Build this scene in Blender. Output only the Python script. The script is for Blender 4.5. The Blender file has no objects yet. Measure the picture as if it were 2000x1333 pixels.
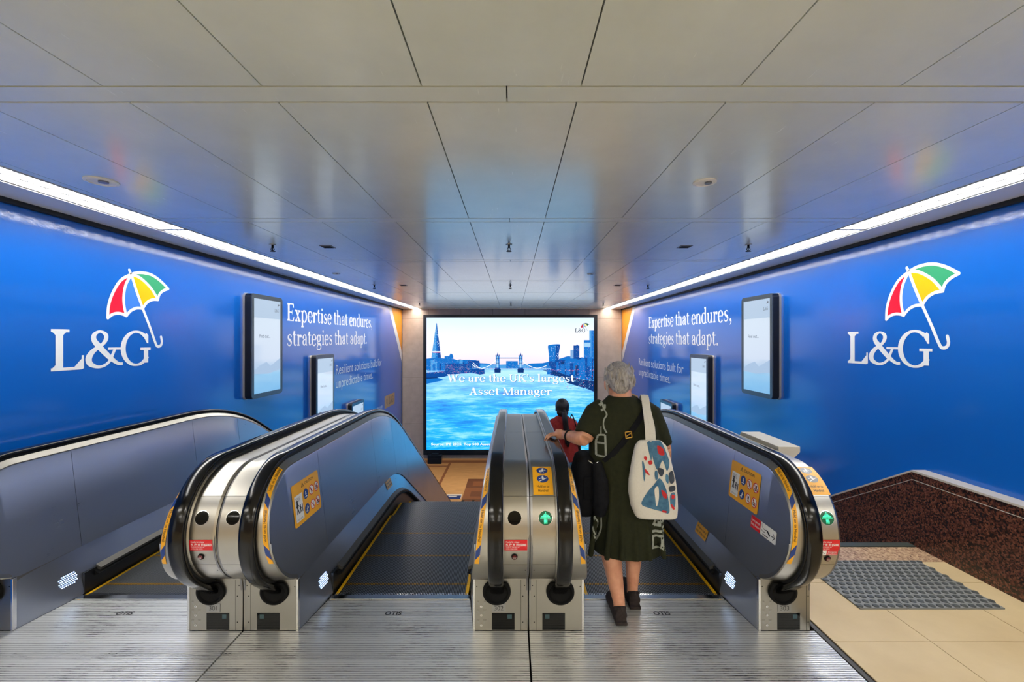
import bpy, bmesh, math, random
from math import sin, cos, pi, radians, sqrt
from mathutils import Vector, Matrix
from mathutils.geometry import tessellate_polygon
from mathutils.bvhtree import BVHTree

sc = bpy.context.scene
COL = sc.collection
random.seed(7)

# ------------------------------------------------------------------ camera, world, exposure
CAMZ, F = 1.68, 865.0
cam = bpy.data.cameras.new('camera')
cam.sensor_width = 36.0
cam.lens = F / 2000 * 36
cam.shift_y = -2.5 / 2000
cam.clip_start = 0.05
camo = bpy.data.objects.new('camera', cam)
COL.objects.link(camo)
camo.location = (0, 0, CAMZ)
camo.rotation_euler = (pi / 2, 0, 0)
sc.camera = camo
w = bpy.data.worlds.new('world'); sc.world = w
w.use_nodes = True
w.node_tree.nodes['Background'].inputs[0].default_value = (1.0, 0.985, 0.94, 1)
w.node_tree.nodes['Background'].inputs[1].default_value = 1.15
sc.view_settings.view_transform = 'Standard'
sc.view_settings.look = 'None'
sc.view_settings.exposure = 0.0
sc.view_settings.gamma = 1.0
sc.view_settings.use_curve_mapping = False
sc.cycles.use_denoising = True
sc.cycles.max_bounces = 8
sc.cycles.sample_clamp_indirect = 6.0
STRIP_E, LED_E, CONC_E = 26.0, 1.25, 27.0

# ------------------------------------------------------------------ helpers
def srgb(r, g, b):
    f = lambda c: (c / 255 / 12.92) if c / 255 <= .04045 else ((c / 255 + .055) / 1.055) ** 2.4
    return (f(r), f(g), f(b), 1)

class NT:
    def __init__(s, mat):
        s.t = mat.node_tree; s.n = s.t.nodes
    def add(s, typ, **kw):
        nd = s.n.new(typ)
        for k, v in kw.items(): setattr(nd, k, v)
        return nd
    def link(s, a, b): s.t.links.new(a, b)
    def math(s, op, a, b=None):
        nd = s.add('ShaderNodeMath', operation=op)
        for i, q in enumerate((a, b)):
            if q is None: continue
            if hasattr(q, 'is_output'): s.link(q, nd.inputs[i])
            else: nd.inputs[i].default_value = q
        return nd.outputs[0]
    def ramp(s, fac, stops):
        nd = s.add('ShaderNodeValToRGB')
        e = nd.color_ramp.elements
        while len(e) < len(stops): e.new(0.5)
        for el, (p, c) in zip(e, stops): el.position = p; el.color = c
        s.link(fac, nd.inputs[0]); return nd.outputs[0]
    def noise(s, vec, scale, detail=4.0, rough=.55):
        nd = s.add('ShaderNodeTexNoise'); nd.inputs['Scale'].default_value = scale
        nd.inputs['Detail'].default_value = detail; nd.inputs['Roughness'].default_value = rough
        if vec is not None: s.link(vec, nd.inputs['Vector'])
        return nd.outputs['Fac']
    def coord(s, scale=(1, 1, 1), kind='Object'):
        c = s.add('ShaderNodeTexCoord'); m = s.add('ShaderNodeMapping')
        m.inputs['Scale'].default_value = scale
        s.link(c.outputs[kind], m.inputs['Vector']); return m.outputs[0]
    def bump(s, h, strength, dist=.01):
        nd = s.add('ShaderNodeBump'); nd.inputs['Strength'].default_value = strength
        nd.inputs['Distance'].default_value = dist
        s.link(h, nd.inputs['Height']); s.link(nd.outputs[0], s.p.inputs['Normal'])

def mat(name, col=(.5, .5, .5, 1), rough=.5, metal=0., spec=.5, coat=0., emit=None, es=0., sample=True):
    m = bpy.data.materials.new(name); m.use_nodes = True
    nt = NT(m); p = nt.n['Principled BSDF']; nt.p = p; m['x'] = 0
    p.inputs['Base Color'].default_value = col
    p.inputs['Roughness'].default_value = rough
    p.inputs['Metallic'].default_value = metal
    p.inputs['Specular IOR Level'].default_value = spec
    p.inputs['Coat Weight'].default_value = coat
    p.inputs['Coat Roughness'].default_value = .08
    if emit is not None:
        p.inputs['Emission Color'].default_value = emit
        p.inputs['Emission Strength'].default_value = es
        if not sample: m.cycles.emission_sampling = 'NONE'
    return m, nt

M = {}
def simple(k, rgb, rough=.5, metal=0., spec=.5, coat=0.):
    M[k] = mat(k, srgb(*rgb), rough, metal, spec, coat)[0]
def glow(k, rgb, s, sample=False):
    c = srgb(*rgb)
    M[k] = mat(k, (0.0, 0.0, 0.0, 1), .4, 0, .3, 0, c, s, sample)[0]

class MB:
    """collects faces, builds ONE mesh object"""
    def __init__(s): s.v = []; s.f = []; s.m = []
    def face(s, pts, mi=0):
        b = len(s.v); s.v += [tuple(p) for p in pts]
        s.f.append(tuple(range(b, b + len(pts)))); s.m.append(mi)
    def box(s, x0, x1, y0, y1, z0, z1, mi=0):
        b = len(s.v)
        s.v += [(x, y, z) for z in (z0, z1) for y in (y0, y1) for x in (x0, x1)]
        for q in ((0, 2, 3, 1), (4, 5, 7, 6), (0, 1, 5, 4), (2, 6, 7, 3), (0, 4, 6, 2), (1, 3, 7, 5)):
            s.f.append(tuple(b + i for i in q)); s.m.append(mi)
    def rings(s, rings, mi=0, closed=True, cap=True):
        n = len(rings[0]); b = len(s.v)
        for r in rings: s.v += [tuple(p) for p in r]
        for i in range(len(rings) - 1):
            for j in range(n if closed else n - 1):
                k = (j + 1) % n
                s.f.append((b + i * n + j, b + i * n + k, b + (i + 1) * n + k, b + (i + 1) * n + j)); s.m.append(mi)
        if cap and closed:
            s.f.append(tuple(b + j for j in reversed(range(n)))); s.m.append(mi)
            e = b + (len(rings) - 1) * n
            s.f.append(tuple(e + j for j in range(n))); s.m.append(mi)
    def tube(s, pts, rad, seg=12, mi=0, flat=1.0):
        """round tube through 3D points, radius per point; flat squashes the binormal"""
        pts = [Vector(p) for p in pts]
        if not hasattr(rad, '__len__'): rad = [rad] * len(pts)
        rr = []; up = None
        for i, p in enumerate(pts):
            t = (pts[min(i + 1, len(pts) - 1)] - pts[max(i - 1, 0)]).normalized()
            if up is None:
                up = Vector((0, 0, 1)) if abs(t.z) < .9 else Vector((0, 1, 0))
            u = (up - t * up.dot(t)).normalized(); v = t.cross(u); up = u
            rr.append([p + (u * cos(a) + v * sin(a) * flat) * rad[i] for a in [2 * pi * k / seg for k in range(seg)]])
        s.rings(rr, mi)
    def ball(s, c, r, seg=14, rn=9, mi=0, rot=None):
        c = Vector(c); rx, ry, rz = r if hasattr(r, '__len__') else (r, r, r)
        rr = []
        for i in range(rn + 1):
            a = -pi / 2 + pi * (i + .02) / (rn + .04)
            ring = [Vector((rx * cos(a) * cos(b), ry * cos(a) * sin(b), rz * sin(a))) for b in [2 * pi * k / seg for k in range(seg)]]
            if rot: ring = [rot @ q for q in ring]
            rr.append([c + q for q in ring])
        s.rings(rr, mi)
    def prism(s, poly, fa, fb, mi=0):
        """poly 2D points; fa / fb map a 2D point to the two 3D ends"""
        s.rings([[fa(p) for p in poly], [fb(p) for p in poly]], mi)
    def cyl(s, c, r, axis, h, seg=24, mi=0, r2=None):
        c = Vector(c); ax = Vector(axis).normalized()
        u = ax.orthogonal().normalized(); v = ax.cross(u); r2 = r if r2 is None else r2
        s.rings([[c + (u * cos(a) + v * sin(a)) * q + ax * d for a in [2 * pi * k / seg for k in range(seg)]] for q, d in ((r, 0), (r2, h))], mi)
    def mesh(s, name, mats, sharp=32, recalc=True):
        me = bpy.data.meshes.new(name)
        me.from_pydata(s.v, [], s.f)
        for m in mats: me.materials.append(M[m] if isinstance(m, str) else m)
        me.polygons.foreach_set('material_index', s.m)
        if recalc:
            bm = bmesh.new(); bm.from_mesh(me); bmesh.ops.recalc_face_normals(bm, faces=bm.faces); bm.to_mesh(me); bm.free()
        me.polygons.foreach_set('use_smooth', [True] * len(me.polygons))
        me.set_sharp_from_angle(angle=radians(sharp))
        me.update(); return me
    def build(s, name, mats, parent=None, bevel=0, sharp=32, label=None, recalc=True):
        if not isinstance(mats, (list, tuple)): mats = [mats]
        o = bpy.data.objects.new(name, s.mesh(name, mats, sharp, recalc)); COL.objects.link(o)
        if parent is not None: o.parent = parent; o.matrix_parent_inverse = parent.matrix_basis.inverted()
        if bevel:
            b = o.modifiers.new('bevel', 'BEVEL'); b.width = bevel; b.segments = 2; b.limit_method = 'ANGLE'; b.angle_limit = radians(40)
        if label: o['label'] = label
        return o

def tag(o, label, cat, group=None, kind=None):
    o['label'] = label; o['category'] = cat
    if group: o['group'] = group
    if kind: o['kind'] = kind
    return o
def thing(name, loc, label, cat, group=None):
    o = bpy.data.objects.new(name, None); COL.objects.link(o); o.location = loc
    o.empty_display_size = .1
    return tag(o, label, cat, group)
def struct(name, mb, mats, **k):
    o = mb.build(name, mats, **k); o['kind'] = 'structure'; return o
def copy_tree(o, loc, label, group=None):
    r = o.copy(); COL.objects.link(r); d = Vector(loc) - o.location; r.location = loc; r['label'] = label
    if group: r['group'] = group
    for ch in o.children:
        c = ch.copy(); COL.objects.link(c); c.parent = r
        for g in ch.children:
            e = g.copy(); COL.objects.link(e); e.parent = c
    return r

# ------------------------------------------------------------------ lettering
_tc = {}
def text2d(s, h=1.0, bold=0.0, align='L', width=None):
    """sans text as 2D triangles; h = cap height; width stretches to an exact length"""
    key = (s, bold)
    if key not in _tc:
        cu = bpy.data.curves.new('t', 'FONT'); cu.body = s; cu.offset = bold; cu.resolution_u = 3
        ob = bpy.data.objects.new('t', cu); COL.objects.link(ob)
        dg = bpy.context.evaluated_depsgraph_get(); me = bpy.data.meshes.new_from_object(ob.evaluated_get(dg))
        _tc[key] = [[(me.vertices[i].co.x, me.vertices[i].co.y) for i in p.vertices] for p in me.polygons]
        bpy.data.objects.remove(ob); bpy.data.curves.remove(cu); bpy.data.meshes.remove(me)
    T = _tc[key]
    if not T: return []
    x0 = min(p[0] for t in T for p in t); x1 = max(p[0] for t in T for p in t)
    k = h / .70; kx = width / (x1 - x0) if width else k
    ox = x0 if align == 'L' else (x0 + x1) / 2 if align == 'C' else x1
    return [[((x - ox) * kx, y * k) for x, y in t] for t in T]

def fill(poly):
    return [[poly[i] for i in t] for t in tessellate_polygon([[Vector((p[0], p[1], 0)) for p in poly]])]
def smooth(pts, n=6):
    """Catmull-Rom through points of any dimension"""
    if len(pts) < 3: return pts
    P = [pts[0]] + list(pts) + [pts[-1]]; out = []
    for i in range(1, len(P) - 2):
        for k in range(n):
            t = k / n
            out.append(tuple(.5 * (2 * b + (c - a) * t + (2 * a - 5 * b + 4 * c - d) * t * t + (3 * b - a - 3 * c + d) * t ** 3)
                             for a, b, c, d in zip(P[i - 1], P[i], P[i + 1], P[i + 2])))
    out.append(tuple(pts[-1])); return out
def stroke(pts, w0, roundcap=False):
    """polyline -> quads; points may carry their own width as a third number"""
    L = []; R = []; n = len(pts)
    for i in range(n):
        a = pts[max(i - 1, 0)]; b = pts[min(i + 1, n - 1)]
        dx, dy = b[0] - a[0], b[1] - a[1]; l = math.hypot(dx, dy) or 1
        wd = (pts[i][2] if len(pts[i]) > 2 else w0) / 2
        L.append((pts[i][0] - dy / l * wd, pts[i][1] + dx / l * wd)); R.append((pts[i][0] + dy / l * wd, pts[i][1] - dx / l * wd))
    q = [[R[i], R[i + 1], L[i + 1], L[i]] for i in range(n - 1)]
    if roundcap:
        for e in (0, -1):
            wd = (pts[e][2] if len(pts[e]) > 2 else w0) / 2
            q.append(disc(pts[e][0], pts[e][1], wd, n=10))
    return q
def disc(x, y, r, ry=None, n=24):
    ry = ry or r
    return [(x + r * cos(2 * pi * k / n), y + ry * sin(2 * pi * k / n)) for k in range(n)]
def rrect(x0, y0, x1, y1, r, n=4):
    out = []
    for cx, cy, a in ((x1 - r, y1 - r, 0), (x0 + r, y1 - r, 90), (x0 + r, y0 + r, 180), (x1 - r, y0 + r, 270)):
        for k in range(n + 1):
            t = radians(a + 90 * k / n); out.append((cx + r * cos(t), cy + r * sin(t)))
    return out
def rect(x0, y0, x1, y1): return [(x0, y0), (x1, y0), (x1, y1), (x0, y1)]

# a serif alphabet drawn with a broad pen: ST thick, TH thin
ST, TH = .122, .047
def _arc(cx, cy, rx, ry, a0, a1, st=ST, th=TH, n=22):
    out = []
    for k in range(n + 1):
        a = radians(a0 + (a1 - a0) * k / n)
        out.append((cx + rx * cos(a), cy + ry * sin(a), th + (st - th) * abs(cos(a)) ** 1.5))
    return stroke(out, 0)
def _v(x, y0, y1, wd=ST): return [rect(x - wd / 2, y0, x + wd / 2, y1)]
def _s(x, y, l=.10, r=.10, up=1):
    """bracketed slab serif on a baseline (up=1) or hanging from a top (up=-1)"""
    return [[(x - l, y), (x + r, y), (x + r, y + up * TH), (x + ST / 2, y + up * .075), (x - ST / 2, y + up * .075), (x - l, y + up * TH)][::up]]
def _d(x0, y0, x1, y1, wd): 
    k = wd / 2
    return [[(x0 - k, y0), (x0 + k, y0), (x1 + k, y1), (x1 - k, y1)]]
def _dot(x, y, r=.062): return [disc(x, y, r, n=16)]
CAP, XH, ASC, DSC = .70, .47, .74, -.23
def _g_n(x=.12):
    return _v(x, 0, XH) + _s(x, 0) + _s(x, XH, .10, .02, -1) + _arc(x + .165, XH - .19, .145, .185, 160, 0) + _v(x + .31, 0, XH - .18) + _s(x + .31, 0)
GL = {
 'E': (.62, _v(.15, 0, CAP) + _s(.15, 0) + _s(.15, CAP, .10, .10, -1) + [rect(.15, 0, .54, .04), rect(.15, CAP - .04, .53, CAP), rect(.15, .335, .42, .375),
            [(.54, .0), (.575, .18), (.545, .18), (.46, .03)], [(.53, CAP), (.545, CAP - .16), (.515, CAP - .16), (.44, CAP - .03)], rect(.395, .27, .425, .44)]),
 'x': (.52, _d(.12, XH, .40, 0, .115) + _d(.12, 0, .40, XH, .045) + _s(.12, 0, .09, .10) + _s(.40, 0, .12, .09) + _s(.12, XH, .10, .11, -1) + _s(.40, XH, .10, .08, -1)),
 'p': (.58, _v(.13, DSC, XH) + _s(.13, DSC) + _s(.13, XH, .11, .02, -1) + _arc(.29, XH / 2, .185, .245, -150, 150)),
 'e': (.50, _arc(.25, XH / 2, .185, .245, 8, 322) + [rect(.08, .235, .44, .268)]),
 'r': (.43, _v(.13, 0, XH) + _s(.13, 0) + _s(.13, XH, .11, .02, -1) + stroke(smooth([(.16, .30, .04), (.22, .41, .06), (.31, .45, .06)]), 0) + _dot(.345, .405, .065)),
 't': (.36, _v(.15, .10, .61, ST) + [rect(.03, XH - .04, .32, XH), [(.10, .61), (.2, .61), (.2, .5), (.03, XH - .02)]] + stroke(smooth([(.15, .14, ST), (.17, .05, .09), (.23, .025, .05), (.33, .075, .03)]), 0)),
 'i': (.29, _v(.14, 0, XH) + _s(.14, 0) + _s(.14, XH, .11, .02, -1) + _dot(.14, .64)),
 's': (.44, stroke(smooth([(.365, .36, .03), (.34, .42, .04), (.22, .45, .045), (.11, .385, .075), (.14, .29, .10), (.27, .22, .11), (.35, .13, .085), (.27, .035, .05), (.16, .02, .045), (.07, .07, .04), (.055, .13, .03)]), 0)),
 'h': (.58, _v(.12, 0, ASC) + _s(.12, ASC, .11, .02, -1) + _g_n()),
 'a': (.52, _v(.36, .05, XH - .12) + stroke(smooth([(.36, XH - .14, ST), (.33, .435, .07), (.22, .455, .045), (.12, .41, .05), (.10, .36, .07)]), 0) + _dot(.115, .355, .06)
            + stroke(smooth([(.36, .28, .04), (.22, .255, .05), (.115, .19, .09), (.10, .11, .1), (.17, .035, .06), (.26, .04, .05), (.36, .12, .05)]), 0) + stroke(smooth([(.36, .09, ST), (.39, .03, .07), (.47, .035, .035)]), 0)),
 'n': (.58, _g_n()),
 'd': (.58, _v(.42, 0, ASC) + _s(.42, 0, .02, .12) + _s(.42, ASC, .11, .02, -1) + _arc(.27, XH / 2, .185, .245, 30, 330)),
 'u': (.58, _v(.12, .18, XH) + _s(.12, XH, .11, .02, -1) + _arc(.265, .19, .145, .17, 180, 340) + _v(.43, 0, XH) + _s(.43, XH, .11, .02, -1) + _s(.43, 0, .02, .12)),
 'g': (.53, _arc(.23, .315, .15, .15, 0, 360) + stroke(smooth([(.34, .42, .04), (.40, .47, .045), (.47, .46, .05)]), 0) + stroke(smooth([(.14, .19, .04), (.10, .12, .07), (.16, .06, .10), (.32, .05, .11), (.44, -.02, .10), (.42, -.13, .07), (.26, -.205, .045), (.09, -.17, .06), (.055, -.09, .07), (.13, .0, .05), (.2, .05, .04)]), 0)),
 ',': (.25, _dot(.12, .06) + stroke(smooth([(.16, .05, .07), (.16, -.05, .05), (.08, -.14, .02)]), 0)),
 '.': (.25, _dot(.12, .06)),
 "'": (.23, _dot(.11, .66) + stroke(smooth([(.15, .65, .07), (.14, .56, .05), (.08, .48, .02)]), 0)),
 'W': (.98, _d(.13, CAP, .32, 0, .125) + _d(.32, 0, .50, CAP, .05) + _d(.46, CAP, .66, 0, .125) + _d(.66, 0, .86, CAP, .05) + _s(.13, CAP, .12, .13, -1) + _s(.47, CAP, .12, .13, -1) + _s(.86, CAP, .11, .11, -1)),
 'U': (.74, _v(.15, .22, CAP, .12) + _s(.15, CAP, .13, .13, -1) + _arc(.36, .23, .21, .215, 180, 360, .12) + _v(.575, .22, CAP, .05) + _s(.575, CAP, .12, .12, -1)),
 'K': (.70, _v(.15, 0, CAP, .12) + _s(.15, 0, .13, .13) + _s(.15, CAP, .13, .13, -1) + _d(.19, .29, .52, CAP, .05) + _d(.58, 0, .32, .42, .14) + _s(.53, CAP, .12, .11, -1) + _s(.59, 0, .13, .12)),
 'l': (.29, _v(.14, 0, ASC) + _s(.14, 0) + _s(.14, ASC, .11, .02, -1)),
 'A': (.70, _d(.12, 0, .34, CAP, .05) + _d(.55, 0, .34, CAP, .135) + [rect(.19, .21, .48, .25)] + _s(.12, 0, .11, .11) + _s(.55, 0, .13, .13)),
 'M': (.90, _v(.13, 0, CAP, .05) + _v(.76, 0, CAP, .12) + _d(.44, 0, .15, CAP, .13) + _d(.44, 0, .73, CAP, .045) + _s(.13, 0, .11, .11) + _s(.76, 0, .13, .13) + _s(.13, CAP, .12, .08, -1) + _s(.76, CAP, .08, .13, -1)),
 'L': (.56, _v(.16, 0, CAP, .11) + [rect(.04, 0, .50, .05), rect(.04, CAP - .05, .31, CAP), [(.50, 0), (.535, .02), (.535, .25), (.50, .25)], [(.38, .045), (.50, .045), (.50, .19)], [(.215, CAP - .05), (.26, CAP - .05), (.215, CAP - .10)], [(.105, CAP - .05), (.105, CAP - .10), (.06, CAP - .05)], [(.105, .05), (.06, .05), (.105, .10)]]),
 '&': (.72, stroke(smooth([(.66, .06, .05), (.57, .07, .06), (.42, .20, .09), (.25, .40, .10), (.17, .52, .085), (.18, .62, .07), (.27, .675, .045), (.36, .62, .07), (.36, .52, .07), (.29, .42, .06), (.16, .32, .08), (.09, .20, .10), (.11, .09, .09), (.23, .025, .055), (.35, .05, .05), (.44, .14, .05), (.48, .25, .05), (.52, .35, .045)], 8), 0) + [rect(.40, .335, .62, .375)]),
 'G': (.74, _arc(.37, .35, .285, .335, 48, 330, .105, .045, 36) + _v(.59, .05, .33, .10) + [rect(.46, .31, .70, .36), [(.55, .56), (.615, .45), (.645, .45), (.645, .62), (.60, .66), (.55, .62)], [(.54, .05), (.64, .05), (.64, .12)]]),
 ' ': (.24, []),
}
def serif2d(s, width=None, cap=1.0, align='L'):
    out = []; x = 0
    for ch in s:
        wd, polys = GL[ch]
        out += [[(p[0] + x, p[1]) for p in q] for q in polys]; x += wd
    k = cap / CAP; kx = width / x if width else k
    off = {'L': 0, 'C': x / 2, 'R': x}[align]
    return [[((p[0] - off) * kx, p[1] * k) for p in q] for q in out]

class Decal:
    """flat artwork in layers, mapped onto a surface by f(u, v, lift)"""
    def __init__(s, f, step=.0004): s.f = f; s.mb = MB(); s.k = step; s.mats = []
    def mi(s, m):
        if m not in s.mats: s.mats.append(m)
        return s.mats.index(m)
    def tris(s, polys, m, layer):
        i = s.mi(m)
        for q in polys:
            s.c = (getattr(s, 'c', 0) + 1) % 31
            s.mb.face([s.f(u, v, (layer + .026 * s.c) * s.k) for u, v in q], i)
    def poly(s, poly, m, layer):
        s.tris(fill(poly), m, layer)
    def convex(s, poly, m, layer): s.tris([poly], m, layer)
    def grid(s, x0, y0, x1, y1, m, layer, nx=1, ny=1):
        s.tris([rect(x0 + (x1 - x0) * a / nx, y0 + (y1 - y0) * b / ny, x0 + (x1 - x0) * (a + 1) / nx, y0 + (y1 - y0) * (b + 1) / ny) for a in range(nx) for b in range(ny)], m, layer)
    def text(s, str_, x, y, h, m, layer, bold=.01, align='L', width=None, rot=0):
        c, d = (cos(rot), sin(rot))
        s.tris([[(x + p * c - q * d, y + p * d + q * c) for p, q in t] for t in text2d(str_, h, bold, align, width)], m, layer)
    def serif(s, str_, x, y, cap, m, layer, width=None, align='L'):
        s.tris([[(x + p, y + q) for p, q in t] for t in serif2d(str_, width, cap, align)], m, layer)
    def build(s, name, parent=None, label=None):
        return s.mb.build(name, s.mats, parent, label=label, recalc=False)

def ring2d(x, y, r0, r1, n=24, ry=1.0):
    a = disc(x, y, r0, r0 * ry, n); b = disc(x, y, r1, r1 * ry, n)
    return [[a[i], a[(i + 1) % n], b[(i + 1) % n], b[i]] for i in range(n)]
# ------------------------------------------------------------------ materials
def metal(k, rgb, rough=.27, stretch=(1, 1, 60), bump=.06, amt=.10):
    m, nt = mat(k, srgb(*rgb), rough, 1.0)
    v = nt.coord(stretch); n = nt.noise(v, 6.0, 3.0)
    big = nt.noise(nt.coord((1.5, 1.5, 1.5)), 2.2, 4.0)
    r = nt.math('ADD', nt.math('MULTIPLY', n, amt), nt.math('MULTIPLY', big, amt * 1.6))
    nt.link(nt.math('ADD', r, rough - amt * 1.3), nt.p.inputs['Roughness'])
    nt.bump(n, bump, .002); M[k] = m
    if k == 'steel_panel': nt.p.inputs['Metallic'].default_value = .88
metal('steel', (170, 166, 157), .33, (1, 40, 40), .012, .035)
metal('steel_panel', (166, 172, 184), .30, (1, 1, 40), .012, .06)
metal('steel_bright', (225, 225, 225), .18)
metal('steel_base', (152, 149, 142), .36, (1, 2, 40), .012, .05)
simple('rubber', (7, 7, 8), .14, 0, .35)
simple('black_matte', (10, 10, 11), .6)
simple('boot_rubber', (14, 14, 14), .8, 0, .2)
simple('black_gloss', (5, 6, 7), .08, 0, .25)
simple('skirt_black', (18, 19, 21), .35)
simple('white', (236, 236, 232), .5)
simple('sticker_yellow', (240, 172, 22), .35)
simple('sticker_blue', (22, 58, 130), .35)
simple('sticker_red', (214, 22, 30), .35)
simple('sticker_white', (232, 232, 230), .35)
simple('sticker_black', (20, 20, 22), .4)
simple('sticker_grey', (120, 122, 128), .3)
simple('button_red', (96, 18, 16), .25, 0, .5, .3)
simple('plate_grey', (150, 150, 148), .4, .6)
simple('dark_joint', (14, 14, 15), .8, 0, .2)
simple('louver', (120, 120, 118), .35, .0)
simple('fixture_white', (222, 223, 224), .4)
simple('stone_box', (196, 192, 182), .55)
simple('granite_cap', (196, 190, 180), .3)
simple('led_frame', (14, 20, 28), .3)
simple('kiosk_frame', (74, 84, 94), .25, .5)
simple('kiosk_side', (16, 17, 20), .3)
simple('kiosk_edge', (196, 186, 172), .3, .7)
simple('tan_sign', (198, 142, 84), .5)
simple('sign_text', (92, 62, 44), .5)
simple('stair_stone', (170, 150, 125), .5)
simple('nosing', (62, 70, 66), .4)
simple('logo_white', (240, 243, 246), .22)
simple('logo_red', (232, 22, 52), .25)
simple('logo_yellow', (252, 192, 0), .25)
simple('logo_green', (58, 160, 112), .25)
simple('logo_sky', (62, 128, 226), .22)
simple('wedge_orange', (250, 160, 12), .35)
simple('wedge_white', (235, 232, 232), .35)
simple('outer_clad', (120, 120, 122), .35, .8)
glow('tube', (255, 252, 246), STRIP_E, True)
glow('tube_low', (255, 246, 232), 9.0, True)
glow('tube_back', (255, 250, 240), CONC_E, True)
glow('led_dot', (180, 208, 255), 5.0, True)
glow('arrow_on', (70, 245, 180), 2.2)
simple('arrow_lens', (10, 96, 66), .15, 0, .5, .4)
glow('stud_off', (30, 30, 32), .0)

# blue vinyl wall film: colour of the film itself, orange-peel gloss
m, nt = mat('blue_film', srgb(2, 80, 200), .32, 0, .3, .9)
nt.p.inputs['Coat Roughness'].default_value = .02
v = nt.coord(); a = nt.noise(v, 95, 2.0); b = nt.noise(v, 14, 2.0)
nt.bump(nt.math('ADD', nt.math('MULTIPLY', a, .6), nt.math('MULTIPLY', b, .2)), .085, .006)
nt.link(nt.p.inputs['Normal'].links[0].from_socket, nt.p.inputs['Coat Normal'])
nt.link(nt.ramp(nt.noise(v, .6, 2), [(0, srgb(0, 90, 188)), (1, srgb(0, 101, 200))]), nt.p.inputs['Base Color'])
M['blue_film'] = m

# satin ceiling panel
m, nt = mat('ceiling_panel', srgb(176, 173, 166), .24, .0, .8, .42)
nt.p.inputs['Coat Roughness'].default_value = .13
v = nt.coord((1, 1, 1)); n = nt.noise(v, 3.5, 6.0, .6)
nt.link(nt.ramp(n, [(.25, srgb(214, 222, 214)), (.75, srgb(224, 232, 225))]), nt.p.inputs['Base Color'])
nt.link(nt.math('ADD', nt.math('MULTIPLY', nt.noise(nt.coord((30, 1.2, 1)), 4, 3), .14), .17), nt.p.inputs['Roughness'])
M['ceiling_panel'] = m

# warm beige wall panels
m, nt = mat('beige_panel', srgb(196, 176, 158), .35)
nt.link(nt.ramp(nt.noise(nt.coord(), 5, 5), [(.3, srgb(188, 168, 150)), (.7, srgb(204, 184, 166))]), nt.p.inputs['Base Color'])
M['beige_panel'] = m

# beige floor tile
m, nt = mat('floor_tile', srgb(206, 182, 140), .38)
nt.link(nt.ramp(nt.noise(nt.coord(), 2.3, 7, .6), [(.25, srgb(196, 172, 130)), (.75, srgb(214, 192, 150))]), nt.p.inputs['Base Color'])
M['floor_tile'] = m
simple('grout', (120, 100, 74), .8)

def speckle(k, cols, scale, rough=.25):
    m, nt = mat(k, (.1, .1, .1, 1), rough)
    vo = nt.add('ShaderNodeTexVoronoi'); vo.inputs['Scale'].default_value = scale
    nt.link(nt.coord(), vo.inputs['Vector'])
    sp = nt.add('ShaderNodeSeparateColor'); nt.link(vo.outputs['Color'], sp.inputs[0])
    x = nt.math('ADD', nt.math('MULTIPLY', sp.outputs[0], .65), nt.math('MULTIPLY', nt.noise(nt.coord(), scale * .8, 5), .5))
    n = len(cols) - 1
    nt.link(nt.ramp(x, [(.2 + .7 * i / n, srgb(*c)) for i, c in enumerate(cols)]), nt.p.inputs['Base Color']); M[k] = m
speckle('granite_red', [(24, 19, 18), (44, 29, 25), (96, 56, 44), (126, 80, 62)], 95)
speckle('granite_pink', [(108, 84, 70), (178, 146, 118), (206, 176, 142), (150, 116, 96)], 70)

# ribbed aluminium landing plate: ribs run across (X), worn dark dashes in the grooves
m, nt = mat('ribbed_plate', srgb(196, 196, 192), .3, .62)
tc = nt.add('ShaderNodeTexCoord'); sep = nt.add('ShaderNodeSeparateXYZ'); nt.link(tc.outputs['Object'], sep.inputs[0])
ph = nt.math('MULTIPLY', sep.outputs[1], 2 * pi / .0155)
sn = nt.math('ADD', nt.math('MULTIPLY', nt.math('SINE', ph), .5), .5)
dash = nt.noise(nt.coord((7, 60, 1)), 1.0, 6, .75)
wear = nt.noise(nt.coord((1, 1, 1)), 2.2, 5, .65)
groove = nt.math('LESS_THAN', sn, nt.math('ADD', nt.math('MULTIPLY', dash, 2.6), -1.12))
wm = nt.add('ShaderNodeMapRange'); wm.inputs[1].default_value = .42; wm.inputs[2].default_value = .62; wm.inputs[3].default_value = .25; nt.link(wear, wm.inputs[0])
fine = nt.math('MULTIPLY', nt.math('LESS_THAN', sn, .12), .55)
gm = nt.math('MAXIMUM', nt.math('MULTIPLY', groove, wm.outputs[0]), fine)
mx = nt.add('ShaderNodeMix', data_type='RGBA'); nt.link(gm, mx.inputs[0])
mx.inputs[6].default_value = srgb(236, 236, 232); mx.inputs[7].default_value = srgb(34, 34, 36)
nt.link(mx.outputs[2], nt.p.inputs['Base Color'])
nt.link(nt.math('ADD', nt.math('MULTIPLY', dash, .2), .24), nt.p.inputs['Roughness'])
nt.bump(sn, .22, .003); M['ribbed_plate'] = m

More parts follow.
